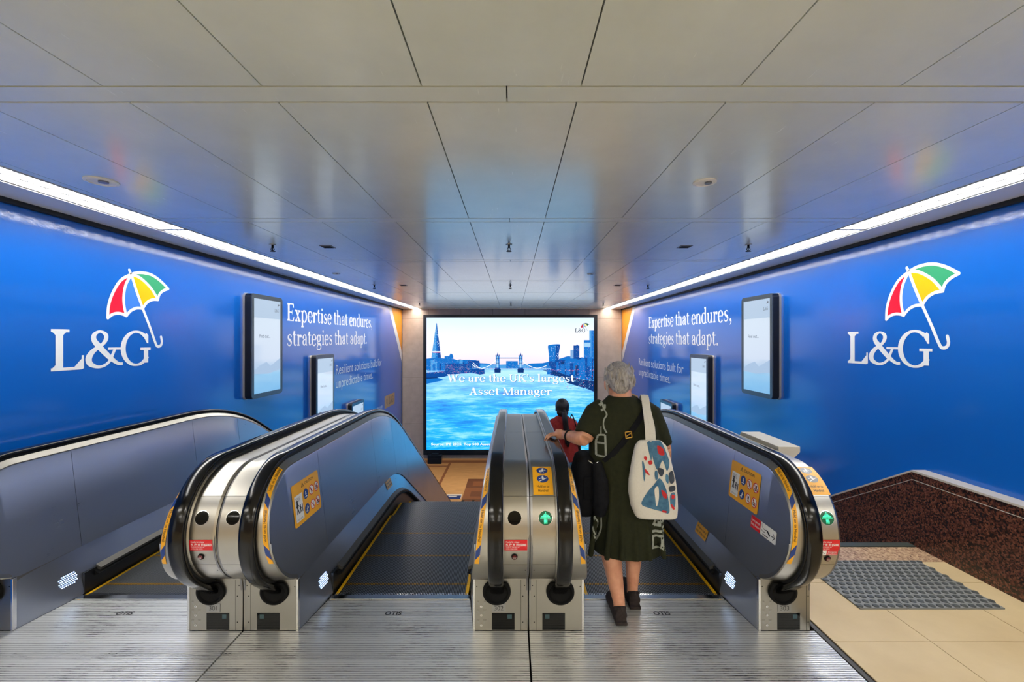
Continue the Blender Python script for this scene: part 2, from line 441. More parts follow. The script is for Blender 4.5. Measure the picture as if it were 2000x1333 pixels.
# escalator tread: cleats run along Y
def cleat(k, top, gap, ts=.5):
    m, nt = mat(k, srgb(*top), .35, .6)
    tc = nt.add('ShaderNodeTexCoord'); sep = nt.add('ShaderNodeSeparateXYZ'); nt.link(tc.outputs['Object'], sep.inputs[0])
    sn = nt.math('ADD', nt.math('MULTIPLY', nt.math('SINE', nt.math('MULTIPLY', sep.outputs[0], 2 * pi / .0105)), .5), .5)
    mx = nt.add('ShaderNodeMix', data_type='RGBA'); nt.link(nt.math('GREATER_THAN', sn, ts), mx.inputs[0])
    mx.inputs[6].default_value = srgb(*gap); mx.inputs[7].default_value = srgb(*top)
    nt.link(mx.outputs[2], nt.p.inputs['Base Color']); M[k] = m
cleat('tread', (122, 126, 130), (10, 11, 13), .62)
cleat('tread_yellow', (206, 154, 24), (16, 14, 10), .64)
simple('side_yellow', (232, 178, 10), .5)

# lower floor: pale tan stone
m, nt = mat('lower_stone', srgb(205, 158, 104), .35)
nt.link(nt.ramp(nt.noise(nt.coord((1, 7, 1)), 1.6, 6, .65), [(.3, srgb(190, 142, 92)), (.7, srgb(220, 174, 118))]), nt.p.inputs['Base Color'])
M['lower_stone'] = m
simple('lower_brown', (140, 88, 58), .4)
simple('lower_dark', (112, 70, 50), .4)

# people
m, nt = mat('skin', srgb(206, 150, 118), .5); nt.p.inputs['Subsurface Weight'].default_value = .08
nt.link(nt.ramp(nt.noise(nt.coord(), 14, 4), [(.3, srgb(190, 128, 98)), (.7, srgb(216, 160, 128))]), nt.p.inputs['Base Color']); M['skin'] = m
simple('skin_dark', (120, 78, 58), .5)
def hairmat(k, a, b):
    m, nt = mat(k, srgb(*a), .45)
    n = nt.noise(nt.coord((60, 60, 7)), 2.0, 4)
    nt.link(nt.ramp(n, [(.3, srgb(*a)), (.7, srgb(*b))]), nt.p.inputs['Base Color']); nt.bump(n, .7, .01); M[k] = m
hairmat('hair_grey', (120, 116, 114), (186, 182, 180))
hairmat('hair_black', (8, 8, 10), (24, 23, 25))
def cloth(k, a, b, sc_=40, rough=.85):
    m, nt = mat(k, srgb(*a), rough, 0, .2)
    n = nt.noise(nt.coord((1, 1, 1)), sc_, 5)
    nt.link(nt.ramp(n, [(.3, srgb(*a)), (.7, srgb(*b))]), nt.p.inputs['Base Color']); nt.bump(n, .15, .004); M[k] = m
cloth('dress_green', (34, 36, 22), (41, 44, 26))
simple('trim_metal', (84, 82, 78), .5, .6)
cloth('bag_black', (13, 14, 18), (22, 23, 28))
cloth('canvas', (206, 202, 191), (213, 209, 198), 120)
cloth('canvas_blue', (52, 92, 122), (84, 124, 150), 30)
cloth('canvas_red', (170, 40, 44), (196, 56, 56), 30)
cloth('canvas_dark', (50, 56, 66), (70, 76, 86), 30)
cloth('print_grey', (132, 136, 126), (160, 164, 152), 60)
cloth('shirt_red', (150, 46, 46), (176, 62, 58))
cloth('jeans', (58, 110, 142), (84, 136, 164))
cloth('shoe_dark', (40, 34, 34), (58, 50, 48), 60)
simple('gold', (190, 150, 70), .3, 1.0)
# ------------------------------------------------------------------ the room
CZ, WX, YW, LZ = 2.635, 3.38, 13.6, -5.0       # ceiling height, side walls, screen wall, lower floor
YB = -8.0

def blue_wall(name, s):
    mb = MB(); mb.box(s * WX, s * (WX + .15), .5, YW + .25, LZ, CZ, 0)
    mb.box(s * (WX - .035), s * WX, .5, YW, CZ - .045, CZ + .02, 1)
    return struct(name, mb, ['blue_film', 'black_matte'])
blue_wall('wall_left', -1); blue_wall('wall_right', 1)

mb = MB()                                               # the screen wall hangs over the lower concourse
wx0, wz0, wz1 = -WX + .01, -1.97, CZ
mb.box(wx0, -wx0, YW + .012, YW + .25, wz0 + .002, wz1, 1)
xs = [wx0, -2.56] + [-2.56 + .986 * k for k in range(1, 6)] + [-wx0]
zs = [wz0, -.90, .53, 2.33, 2.625]
for i in range(len(xs) - 1):
    for j in range(len(zs) - 1):
        mb.box(xs[i] + .004, xs[i + 1] - .004, YW, YW + .012, zs[j] + .004, zs[j + 1] - .004, 0)
struct('wall_back', mb, ['beige_panel', 'grout'])

mb = MB(); mb.box(-9, 9, YB - .2, YB, 0, CZ, 0); struct('wall_concourse', mb, ['beige_panel'])
mb = MB(); mb.box(-12, 12, 30.0, 30.2, LZ, -1.9, 0); struct('wall_lower', mb, ['beige_panel'])
mb = MB(); mb.box(-12, 12, YW + .25, 30, -1.96, -1.8, 0); struct('ceiling_lower', mb, ['ceiling_panel'])

# ceiling: satin panels with dark gaps and narrow cross strips
mb = MB()
mb.box(-9, 9, YB, YW + .2, CZ + .075, CZ + .15, 1)
sx = [-2.74 + .6 * k for k in range(10)]
g = .0055
rows = []; y = 1.78 - 1.81 * 6
while y < YW:
    rows.append((y, min(y + 1.70, YW - .01), 0)); rows.append((y + 1.70, y + 1.81, 1)); y += 1.81
for y0, y1, strip in rows:
    if y0 > YW - .02: continue
    y1 = min(y1, YW - .01)
    if strip:
        xe = 2.80 if y0 > .4 else 9
        cuts = [-xe, -.02, xe]
        for a, b in zip(cuts, cuts[1:]): mb.box(a + g / 2, b - g / 2, y0 + g, y1 - g, CZ, CZ + .02, 0)
    else:
        e = [-2.80] + sx + [2.80]
        if y0 < -1: e = [-9 + .6 * k for k in range(11)] + sx + [3.26 + .6 * k for k in range(10)]
        e = sorted(e)
        for a, b in zip(e, e[1:]): mb.box(a + g / 2, b - g / 2, y0 + g, y1 - g, CZ, CZ + .02, 0)
for s in (-1, 1):                                       # white cove beside the light troughs
    a, b = sorted((s * 3.045, s * (WX - .035)))
    mb.box(a, b, .5, YW - .01, CZ - .012, CZ + .02, 2)
struct('ceiling', mb, ['ceiling_panel', 'dark_joint', 'fixture_white'])

# upper floor beside and behind the landing plates
mb = MB()
def tiles(x0, x1, y0, y1, ox, oy, st, mi=0, z=0.0, g=.004):
    i0 = math.floor((x0 - ox) / st); j0 = math.floor((y0 - oy) / st)
    for i in range(i0, math.ceil((x1 - ox) / st)):
        for j in range(j0, math.ceil((y1 - oy) / st)):
            a, b = max(x0, ox + i * st), min(x1, ox + (i + 1) * st); c, d = max(y0, oy + j * st), min(y1, oy + (j + 1) * st)
            if b - a > .01 and d - c > .01: mb.box(a + g / 2, b - g / 2, c + g / 2, d - g / 2, z - .02, z, mi)
mb.box(1.78, WX, .5, 3.61, -.12, -.004, 1)
mb.box(-9, 9, YB, .5, -.12, -.004, 1)
tiles(1.79, 3.27, .5, 3.348, 2.33, 2.463 - 1.2, .60)
tiles(-9, 9, YB, .5, 2.33, 2.463 - 1.2, .60)
mb.box(1.79, 3.27, 3.350, 3.585, -.02, 0, 2)
mb.box(1.79, 2.62, 3.587, 3.655, -.03, .006, 3); mb.box(2.623, 3.27, 3.587, 3.655, -.03, .006, 3)
struct('floor', mb, ['floor_tile', 'grout', 'granite_pink', 'nosing'])
mb = MB()
mb.box(1.748, 1.775, .5, 3.6, -.1, .004, 0); mb.box(1.775, 1.789, .5, 3.6, -.1, -.004, 1)
struct('trim_1', mb, ['trim_metal', 'dark_joint'])

# granite plinth along the right wall: level, then falling with the stairs
TS = math.tan(radians(30))
mb = MB()
def plinth(z0, z1, x0, x1, mi, yb=9.6):
    ys = [.5, 3.62, yb]
    f = lambda y, z: z - max(0, y - 3.62) * TS
    poly = [(ys[0], f(ys[0], z0)), (ys[1], f(ys[1], z0)), (ys[2], f(ys[2], z0)), (ys[2], f(ys[2], z1)), (ys[1], f(ys[1], z1)), (ys[0], f(ys[0], z1))]
    mb.prism(poly, lambda p: (x0, p[0], p[1]), lambda p: (x1, p[0], p[1]), mi)
plinth(-.40, .535, 3.27, WX - .001, 0); plinth(.539, .60, 3.27, WX - .001, 0); plinth(.60, .615, 3.265, WX - .001, 1)
plinth(.535, .539, 3.268, 3.30, 1)
struct('baseboard_right', mb, ['granite_red', 'granite_cap'])

# stairs going down on the right (hidden behind the newel from the front)
mb = MB()
for k in range(22):
    y0 = 3.655 + .26 * k; z = -.15 * (k + 1)
    mb.box(1.79, 3.27, y0, y0 + .26, z - .5, z, 0); mb.box(1.79, 3.27, y0, y0 + .05, z, z + .004, 1)
struct('floor_stairs', mb, ['stair_stone', 'nosing'])

# lower concourse floor
mb = MB()
mb.box(-12, 12, 12.4, 30, LZ - .1, LZ - .002, 0)
mb.box(-3.42, -3.29, 14, 24.0, LZ - .01, LZ, 1)
mb.box(-12, 12, 24.0, 24.5, LZ - .01, LZ, 1); mb.box(-12, -3.42, 23.3, 23.5, LZ - .01, LZ, 1)
for a in range(2):
    for b in range(3):
        x0, y0 = -2.1 + 1.35 * a, 17.2 + 1.36 * b
        mb.box(x0, x0 + 1.34, y0, y0 + 1.35, LZ - .01, LZ, 1 if (a + b) % 2 else 2)
        mb.box(x0 + .3, x0 + 1.0, y0 + .3, y0 + .95, LZ - .008, LZ + .001, 2 if (a + b) % 2 else 1)
struct('floor_lower', mb, ['lower_stone', 'lower_brown', 'lower_dark'])

# ------------------------------------------------------------------ light troughs
LX0, LX1, LP = 2.815, 3.035, 1.444
def trough_meshes():
    h = MB(); L = LP - .012
    h.box(0, L, -.11, .11, .055, .06, 0)
    for a in (-.11, .106): h.box(0, L, a, a + .004, -.004, .058, 0)
    for a in (0, L - .022): h.box(a, a + .022, -.11, .11, -.004, .058, 0)
    d = []
    for a in (-.1, .006):
        t = MB(); t.box(.024, L - .024, a, a + .094, .012, .020, 0); d.append(t)
    l = MB()
    l.box(.022, L - .022, -.006, .006, -.003, .022, 0)
    n = 11
    for k in range(1, n): l.box(.022 + (L - .044) * k / n - .0012, .022 + (L - .044) * k / n + .0012, -.105, .105, -.003, .012, 0)
    return h, d, l
def place_lights():
    words = ['first', 'second', 'third', 'fourth', 'fifth', 'sixth', 'seventh', 'eighth', 'ninth']
    for s, side in ((-1, 'left'), (1, 'right')):
        base = None
        ys = [3.837 + LP * k for k in range(-2, 7)]
        for i, y in enumerate(reversed(ys)):
            L = f'white louvred fluorescent ceiling trough above the {side} blue wall, {words[i]} from the big screen'
            if base is None:
                r = thing('ceiling_light', (s * (LX0 + LX1) / 2, y, CZ), L, 'ceiling light', f'{side} row of fluorescent troughs')
                h, d, l = trough_meshes()
                def put(mb, name, m):
                    mb.v = [(b, a, c) for a, b, c in mb.v]
                    o = bpy.data.objects.new(name, mb.mesh(name, [m])); COL.objects.link(o); o.parent = r; return o
                put(h, 'housing', 'fixture_white')
                for q in d: put(q, 'tube_diffuser', 'tube')
                put(l, 'louver', 'louver'); base = r
            else:
                copy_tree(base, (s * (LX0 + LX1) / 2, y, CZ), L)
place_lights()

# recessed light panels over the concourse behind the camera
k = 0
for y in (-.9, -3.0, -5.2):
    for x, nm in ((-4.2, 'left'), (-1.4, 'centre left'), (1.4, 'centre right'), (4.2, 'right')):
        mb = MB(); mb.box(x - .62, x + .62, y - .17, y + .17, CZ - .012, CZ - .002, 0)
        r = thing('panel_light', (x, y, CZ), f'flat white light panel over the concourse, {nm}, {abs(y):.0f} metres before the landing', 'ceiling light', 'concourse light panels')
        mb.build('diffuser', ['tube_back'], r)
        mb = MB()
        for a, b, c, d in ((-.65, -.62, -.2, .2), (.62, .65, -.2, .2), (-.62, .62, -.2, -.17), (-.62, .62, .17, .2)): mb.box(x + a, x + b, y + c, y + d, CZ - .016, CZ - .001, 0)
        mb.build('frame', ['fixture_white'], r)

for x, nm in ((-6, 'left'), (-2, 'centre left'), (2, 'centre right'), (6, 'right')):
    mb = MB(); mb.box(x - 1.2, x + 1.2, 19.5, 20.3, -1.972, -1.962, 0)
    tag(mb.build('panel_light', ['tube_low']), f'flat light panel under the lower ceiling beyond the screen wall, {nm}', 'ceiling light', 'lower light panels')

# ------------------------------------------------------------------ small things on the ceiling
def sprinkler(x, y, label):
    r = thing('sprinkler', (x, y, CZ), label, 'sprinkler', 'ceiling sprinklers')
    mb = MB(); mb.cyl((x, y, CZ - .006), .032, (0, 0, 1), .006, 20); mb.build('escutcheon', ['steel'], r)
    mb = MB(); mb.cyl((x, y, CZ - .035), .011, (0, 0, 1), .03, 12)
    for s in (-1, 1): mb.tube([(x + s * .012, y, CZ - .034), (x + s * .018, y, CZ - .05), (x + s * .004, y, CZ - .066)], .0035, 8)
    mb.cyl((x, y, CZ - .062), .004, (0, 0, 1), .03, 8); mb.build('head', ['dark_joint'], r)
    mb = MB(); mb.cyl((x, y, CZ - .070), .026, (0, 0, 1), .004, 16); mb.build('deflector', ['dark_joint'], r)
for y, rn in ((4.44, 'nearest'), (7.72, 'middle'), (11.5, 'farthest')):
    for x, cn in ((-2.4, 'left'), (-.03, 'centre'), (2.37, 'right')):
        sprinkler(x, y, f'small dark ceiling sprinkler, {cn} one in the {rn} row across the ceiling')
def speaker(x, y, r_, label, cover='white'):
    r = thing('ceiling_speaker', (x, y, CZ), label, 'ceiling fitting')
    mb = MB(); n = 28
    a = [[(x + q * cos(2 * pi * k / n), y + q * sin(2 * pi * k / n), z) for k in range(n)] for q, z in ((r_, CZ), (r_, CZ - .006), (r_ * .8, CZ - .010), (r_ * .75, CZ - .004))]
    mb.rings(a, 0, cap=False); mb.build('rim', ['white'], r)
    mb = MB(); mb.cyl((x, y, CZ - .005), r_ * .76, (0, 0, 1), .003, 28); mb.build('grille', [cover], r)
    mb = MB(); mb.cyl((x + r_ * .25, y - .01, CZ - .014), r_ * .3, (0, 0, 1), .01, 18); mb.build('sensor', ['sticker_grey'], r)
speaker(-2.47, 2.665, .085, 'round white detector plate on the ceiling above the left logo')
speaker(1.166, 2.68, .068, 'round white detector plate on the ceiling right of centre')
speaker(-2.53, 6.37, .055, 'small round ceiling plate beyond the left front sprinkler')
speaker(1.14, 6.4, .055, 'small round ceiling plate right of the middle of the ceiling')
for x, y, lb in ((-1.89, 4.54, 'small grey rectangular ceiling vent beside the left front sprinkler'), (1.77, 4.54, 'small grey rectangular ceiling vent beside the right front sprinkler'),
                 (-1.9, 7.75, 'small far ceiling vent beside the left middle sprinkler'), (1.85, 7.75, 'small far ceiling vent beside the right middle sprinkler')):
    mb = MB(); mb.box(x - .06, x + .06, y - .06, y + .06, CZ - .006, CZ, 0)
    for q in range(5): mb.box(x - .05, x + .05, y - .046 + q * .02, y - .038 + q * .02, CZ - .008, CZ - .006, 1)
    tag(mb.build('ceiling_vent', ['sticker_grey', 'dark_joint']), lb, 'vent')

# ------------------------------------------------------------------ tactile tiles and small floor things
def tactile():
    mb = MB(); s = .15 - .0015
    mb.box(-s, s, -s, s, 0, .008, 0)
    for i in range(6):
        for j in range(6):
            x, y = -.1325 + .05 * i + (.025 if j % 2 else 0), -.125 + .05 * j
            mb.cyl((x, y, .007), .020, (0, 0, 1), .006, 16, 1, .016)
    return mb.mesh('tactile_tile', ['tactile', 'tactile_stud'])
simple('tactile', (126, 128, 126), .6); simple('tactile_stud', (72, 76, 76), .45)
tm = tactile()
for j, rn in ((0, 'near row'), (1, 'far row by the stairs')):
    for i, cn in enumerate(('left', 'middle', 'right')):
        o = bpy.data.objects.new('tactile_tile', tm); COL.objects.link(o)
        o.location = (2.315 + .303 * i, 2.905 + .3 * j, 0)
        tag(o, f'grey studded tactile floor tile, {cn} one of the {rn}', 'tile', 'tactile tiles before the stairs')
d = Decal(lambda u, v, l: (-2.8 + u * 1.3, 18.55 + v * 1.3, LZ + .002 + l), .001)
d.poly(rect(0, 0, .5, .45), 'sticker_white', 0); d.poly(rect(.02, 0, .48, .33), 'sticker_blue', 1); d.poly(rect(.08, .2, .35, .28), 'sticker_white', 2)
tag(d.build('floor_sticker'), 'blue and white sticker lying on the tan floor below', 'sticker')
# ------------------------------------------------------------------ escalators
ND, NR, NY, NZ = 2.65, .345, 2.65, .63            # newel centre (Y, Z) and radius of the cover
T30 = math.tan(radians(30))
def bend(Yi, R0, z0, up):
    """tangent-arc points from flat z0 to the 30 degree slope (up=False) or from slope to flat (up=True)"""
    T = R0 * math.tan(radians(15)); out = []
    for k in range(13):
        a = radians(30 * k / 12)
        if not up: out.append((Yi - T + R0 * sin(a), z0 - R0 * (1 - cos(a)), a))
        else: out.append((Yi + T - R0 * sin(radians(30) - a), z0 + R0 * (1 - cos(radians(30) - a)), radians(30) - a))
    return out
RAILZ = NZ + NR
YR0, YS0 = 4.72, 4.75                              # where the flat lines would meet the slope: rail, steps
YR1, YS1 = YR0 - LZ / T30, YS0 - LZ / T30
YE = 15.6                                          # lower newel centre
def curve(Y0, R0, zf0, Y1, R1, zf1):
    return bend(Y0, R0, zf0, False) + bend(Y1, R1, zf1, True)
RC = curve(YR0, 2.4, RAILZ, YR1, 2.6, RAILZ + LZ)
SC = curve(YS0, 1.5, 0, YS1, 1.5, LZ)
def zat(C, Y):
    if Y <= C[0][0]: return C[0][1]
    for a, b in zip(C, C[1:]):
        if Y <= b[0]: return a[1] + (b[1] - a[1]) * (Y - a[0]) / (b[0] - a[0])
    return C[-1][1]
zrail = lambda Y: zat(RC, Y)
zstep = lambda Y: zat(SC, Y)
def npath(t0, t1, n=20): return [(NY - NR * cos(radians(t0 + (t1 - t0) * k / n)), NZ + NR * sin(radians(t0 + (t1 - t0) * k / n)),
                                  -cos(radians(t0 + (t1 - t0) * k / n)), sin(radians(t0 + (t1 - t0) * k / n))) for k in range(n + 1)]
def flatpath(Y0, Y1):
    ys = [(Y0, zrail(Y0), 0)] + [(y, z, a) for y, z, a in RC if Y0 < y < Y1] + [(Y1, zrail(Y1), 0)]
    out = []
    for i, (y, z, a) in enumerate(ys):
        if i in (0, len(ys) - 1):
            a = math.atan2(zrail(y - .01) - zrail(y + .01), .02)
        out.append((y, z, sin(a), cos(a)))
    return out
def endpath(t0, t1, n=12):
    return [(YE + NR * cos(radians(t)), NZ + LZ + NR * sin(radians(t)), cos(radians(t)), sin(radians(t))) for t in [t0 + (t1 - t0) * k / n for k in range(n + 1)]]
FULL = lambda t0: npath(t0, 90, 26) + flatpath(NY, YE)[1:] + endpath(90, t0, 20)[1:]
def sweep(mb, sec, path, X, mi=0, closed=True):
    mb.rings([[(X(x), y + ny * n, z + nz * n) for x, n in sec] for y, z, ny, nz in path], mi, closed, closed)

PLEAN, PH = .075, .316                              # the inner panels lean outwards towards the handrail
def xpan(z, ztop): return .575 - PLEAN * min(1, max(0, (ztop - .03 - z) / .65))
YP = [2.96, 4.08, 4.75, 5.3, 6.6, 8.1, 9.6, 11.1, 12.6, 14.1, 15.1]
def panel_station(Y):
    r = NR - .010
    top, bot = zrail(Y) - (NR - PH), zstep(Y) + .30
    if Y < NY:
        h = sqrt(max(0, r * r - (NY - Y) ** 2)); top = NZ + h * PH / r; bot = max(.30, NZ - h)
    if Y > YE:
        h = sqrt(max(0, r * r - (Y - YE) ** 2)); top = NZ + LZ + h * PH / r; bot = max(LZ + .30, NZ + LZ - h)
    return top, bot

def handed(c, s): return lambda x: c + s * x
def newel_map(X, rad=NR, dn=0.0):
    """(u = offset from escalator centre, v = degrees round the newel) -> 3D"""
    def f(u, v, l):
        a = radians(v); r = rad + dn + l
        if v > 90: return (X(u), NY + (v - 90) * radians(1) * rad, NZ + r)
        return (X(u), NY - r * cos(a), NZ + r * sin(a))
    return f

def side(root, c, s, cfg):
    X = handed(c, s); nm = 'right' if s > 0 else 'left'
    outx = cfg.get('outer', .8205)
    # -- inner panels, split at their joints
    cuts = [NY - NR + .0105] + YP + [YE + NR - .0105]
    for a, b in zip(cuts, cuts[1:]):
        a2, b2 = a + .0015, b - .0015
        n = max(2, int((b2 - a2) / .12)); ys = [a2 + (b2 - a2) * k / n for k in range(n + 1)]
        if a == cuts[0]: ys = [NY - (NR - .0105) * cos(radians(4.5 * k)) for k in range(20)] + [NY + .06, NY + .14, b2]
        if b == cuts[-1]: ys = [a2] + [YE + (NR - .0105) * sin(radians(4.5 * k)) for k in range(20)]
        rings = []
        for Y in ys:
            t, bo = panel_station(Y)
            zs = [t, t - (t - bo) * .02, (t + bo) / 2, bo]
            fr = [(X(xpan(z, zrail(max(Y, NY))) + (.006 if i == 0 else 0)), Y, z) for i, z in enumerate(zs)]
            bk = [(X(xpan(bo, 9) + .03), Y, bo), (X(.600), Y, t)]
            rings.append(fr + bk)
        mb = MB(); mb.rings(rings)
        p = mb.build('inner_panel', ['steel_panel'], root, sharp=25)
        if a == cuts[0]: first = p
    # -- lower skirt panel: from the base out to the steps
    ys = [2.556 + .014 * k for k in range(26)] + [2.92] + [3.1 + .15 * k for k in range(90)] + [YE + .1]
    ys = [y for y in ys if y <= YE + .1]
    rings = []
    for Y in ys:
        e = min(1, (Y - 2.555) / .365); zt = zstep(Y) + .298; zb = zstep(Y) + (.13 if Y >= 2.95 else .0 + .13 * max(0, (Y - 2.92) / .03))
        xb = .505 - .05 * e
        rings.append([(X(.513), Y, zt), (X(xb), Y, zb), (X(.56), Y, zb), (X(.56), Y, zt)])
    mb = MB(); mb.rings(rings); low = mb.build('lower_panel', ['steel_panel'], root)
    # -- black skirt and deflector rail
    ys = [2.93 + .12 * k for k in range(110) if 2.93 + .12 * k < 15.1]
    mb = MB(); mb.rings([[(X(.4535), Y, zstep(Y) + .135), (X(.4535), Y, zstep(Y) - .25), (X(.47), Y, zstep(Y) - .25), (X(.47), Y, zstep(Y) + .135)] for Y in ys])
    mb.build('skirt', ['skirt_black'], root)
    mb = MB(); mb.rings([[(X(.462), Y, zstep(Y) + .150), (X(.428), Y, zstep(Y) + .128), (X(.430), Y, zstep(Y) + .112), (X(.46), Y, zstep(Y) + .118)] for Y in [3.02 + .12 * k for k in range(100)]])
    r = mb.build('skirt_deflector', ['trim_metal'], root)
    mb = MB(); mb.rings([[(X(.452), Y, zstep(Y) + .118), (X(.424), Y, zstep(Y) + .098), (X(.452), Y, zstep(Y) + .085)] for Y in [3.0 + .12 * k for k in range(100)]])
    mb.build('brush', ['boot_rubber'], r)
    # -- edge band between panel and handrail
    mb = MB(); rings = []
    for y, z, ny, nz in FULL(-72):
        zr = RAILZ if y < NY else (RAILZ + LZ if y > YE else zrail(y)); dn = .011 + .018 * max(0, nz) ** 2
        xi = xpan(z - .02, zr) + .001
        rings.append([(X(x), y + ny * n, z + nz * n) for x, n in ((xi, -dn), (xi + .005, -dn + .005), (.604, 0), (.613, -.004), (.613, -.026), (xi + .004, -dn - .02))])
    mb.rings(rings)
    band = mb.build('edge_band', ['steel'], root, sharp=14)
    # -- handrail and its guide
    sec = []
    for k in range(16):
        a = 2 * pi * k / 16; ca, sa = cos(a), sin(a)
        sec.append((.642 + .040 * math.copysign(abs(ca) ** .55, ca), .0225 + .0145 * math.copysign(abs(sa) ** .7, sa)))
    mb = MB(); tail = [(NY - NR * cos(radians(50)) + d_ * .766, NZ - NR * sin(radians(50)) - d_ * .643, -cos(radians(50)), -sin(radians(50))) for d_ in (.27, .22, .17, .12, .07, .03)]
    sweep(mb, sec, tail + npath(-50, 90, 30) + flatpath(NY, YE)[1:] + endpath(90, -84, 20)[1:], X); hr = mb.build('handrail', ['rubber'], root, sharp=60)
    mb = MB(); sweep(mb, [(.610, -.02), (.610, .0), (.618, .012), (.666, .012), (.674, .0), (.674, -.02)], FULL(-72), X); mb.build('handrail_guide', ['black_matte'], root)
    # -- outer cover in pieces
    deck = {}
    sec = [(.672, -.004), (.684, -.010), (outx - .012, -.010), (outx, -.016), (outx, -.03), (.672, -.03)]
    for k, (a, b) in {'low': (-72, -25.3), 'front': (-24.9, 37.8), 'top': (38.2, 90)}.items():
        mb = MB(); pth = npath(a, b, 18)
        if k == 'top': pth = pth + flatpath(NY, 3.42)[1:]
        sweep(mb, sec, pth, X); deck[k] = mb.build('newel_cover', ['steel'], root, sharp=14)
    for a, b in ((3.423, 5.6), (5.603, 8.0), (8.003, 10.4), (10.403, 12.8), (12.803, YE)):
        mb = MB(); sweep(mb, sec, flatpath(a, b) + (endpath(90, -72)[1:] if b == YE else []), X); mb.build('deck_cover', ['steel'], root, sharp=14)
    # -- outer cladding below the cover
    ys = [NY - NR * cos(radians(6 * k)) * .97 for k in range(1, 15)] + [2.7 + .3 * k for k in range(43)] + [YE]
    mb = MB(); rings = []
    for Y in ys:
        t, bo = panel_station(Y); t -= .03
        if Y > 2.56: bo = zstep(Y) - (0.0 if Y < 3.6 else .3)
        else: bo = max(.30, bo)
        rings.append([(X(outx - .002), Y, t), (X(outx - .012), Y, t), (X(outx - .012), Y, bo), (X(outx - .002), Y, bo)])
    mb.rings(rings); mb.build('outer_cladding', ['outer_clad'], root)
    # -- base with boot, window, plate, key switches
    YB0 = 2.555; oe = outx
    mb = MB(); mb.box(min(X(.512), X(oe)), max(X(.512), X(oe)), YB0, 3.3, 0.0, .302)
    base = mb.build('base', ['steel_base'], root, bevel=.003)
    mb = MB(); x0, x1 = sorted((X(.503), X(.516))); mb.box(x0, x1, YB0 - .004, YB0 + .02, 0, .30); mb.build('corner_strip', ['steel_bright'], base, bevel=.002)
    mb = MB(); n = 30; cx, cz = X(.640), .240
    rg = []
    for q, yy in ((.078, YB0 + .002), (.076, YB0 - .016), (.064, YB0 - .020), (.058, YB0 - .008), (.05, YB0 - .004)):
        rg.append([(cx + q * 1.05 * cos(2 * pi * k / n), yy, cz - .012 + min(.055, q * .95 * sin(2 * pi * k / n))) for k in range(n)])
    mb.rings(rg); mb.build('handrail_boot', ['boot_rubber'], base)
    P = lambda u, z, l: (X(u), YB0 - l, z)
    wx = (.612, .743)
    d = Decal(P); d.poly(rect(wx[0], .006, wx[1], .103), 'black_gloss', 2); d.poly(rect(wx[0] + .09, .07, wx[0] + .115, .095), 'arrow_dim', 3); d.build('sensor_window', base)
    d = Decal(P); d.poly(rect(.778, .0, .780, .295), 'dark_joint', 1)
    d.build('panel_joint', base)
    for u, z in ((.79, .20), (.79, .05), (.525, .255), (.80, .262)):
        d = Decal(P); d.poly(disc(u, z, .0035, n=10), 'dark_joint', 2); d.build('screw', base)
    if cfg.get('number'):
        g = 1 if s > 0 else -1
        um = lambda u: u
        mb = MB(); x0, x1 = sorted((X(.613), X(.691))); mb.box(x0, x1, YB0 - .003, YB0 + .001, .111, .157, 0)
        plate = mb.build('number_plate', ['plate_grey'], base)
        d = Decal(P); d.text(cfg['number'], .652, .120, .026, 'sticker_black', 10, .0, 'C'); d.build('number', base)
        for z in (.142, .092, .034):
            mb = MB(); mb.cyl((X(.551), YB0 - .005, z), .0065, (0, 1, 0), .008, 16, 0); mb.box(X(.551) - .001, X(.551) + .001, YB0 - .0058, YB0 - .004, z - .004, z + .004, 1)
            mb.build('key_switch', ['steel_bright', 'dark_joint'], base)
            d = Decal(P)
            for q in (-1, 1):
                d.tris(stroke([(.551 + q * .012, z + .008), (.551 + q * .022, z + .022)], .006), 'plate_grey', 1)
            d.text('ON' if z > .1 else 'STOP', .532, z + .026, .005, 'sticker_black', 1, 0, 'C'); d.text('OFF' if z > .1 else 'RESET', .572, z + .026, .005, 'sticker_black', 1, 0, 'C')
            d.build('switch_marking', base)
    # -- foot lights on the lower panel
    mb = MB()
    def lowp(Y, v):
        e = min(1, (Y - 2.555) / .365); xt, xb = .513, .505 - .05 * e
        zt, zb = .298, .13 * max(0, min(1, (Y - 2.92) / .03)); q = (v - zb) / (zt - zb)
        return (X(xb + (xt - xb) * q - .002), Y, v)
    for i in range(9):
        for j in range(6):
            if (j == 0 or j == 5) and i in (0, 8): continue
            cy, cz = 2.800 + .0122 * i + (.006 if j % 2 else 0), .100 + .0125 * j
            mb.face([lowp(cy + .0036 * cos(q * pi / 4), cz + .0036 * sin(q * pi / 4)) for q in range(8)], 0)
    mb.build('foot_light', ['led_dot'], low, recalc=False)
    # -- stickers on the panel
    def pm(u, z, l): return (X(xpan(z, RAILZ) - .002 - l), u, z)
    if cfg.get('caution'):
        y0, y1, z0, z1 = cfg['caution']; W, H = y1 - y0, z1 - z0
        flip = s > 0                                   # seen from the steps the right side reads towards the viewer
        f = (lambda u, v, l: pm(y1 - u * W, z0 + v * H, l)) if flip else (lambda u, v, l: pm(y0 + u * W, z0 + v * H, l))
        d = Decal(f); asp = W / H
        d.poly(rrect(0, 0, 1, 1, .05), 'sticker_yellow', 0)
        d.text('CAUTION', .46, .845, .075, 'sticker_black', 1, .01, 'L', .34)
        d.poly([(.33, .83), (.43, .83), (.38, .94)], 'sticker_black', 1); d.poly([(.352, .842), (.408, .842), (.38, .91)], 'sticker_yellow', 2); d.poly(rect(.374, .85, .386, .89), 'sticker_black', 3)
        d.poly(rect(.06, .10, .33, .72), 'sticker_white', 1)
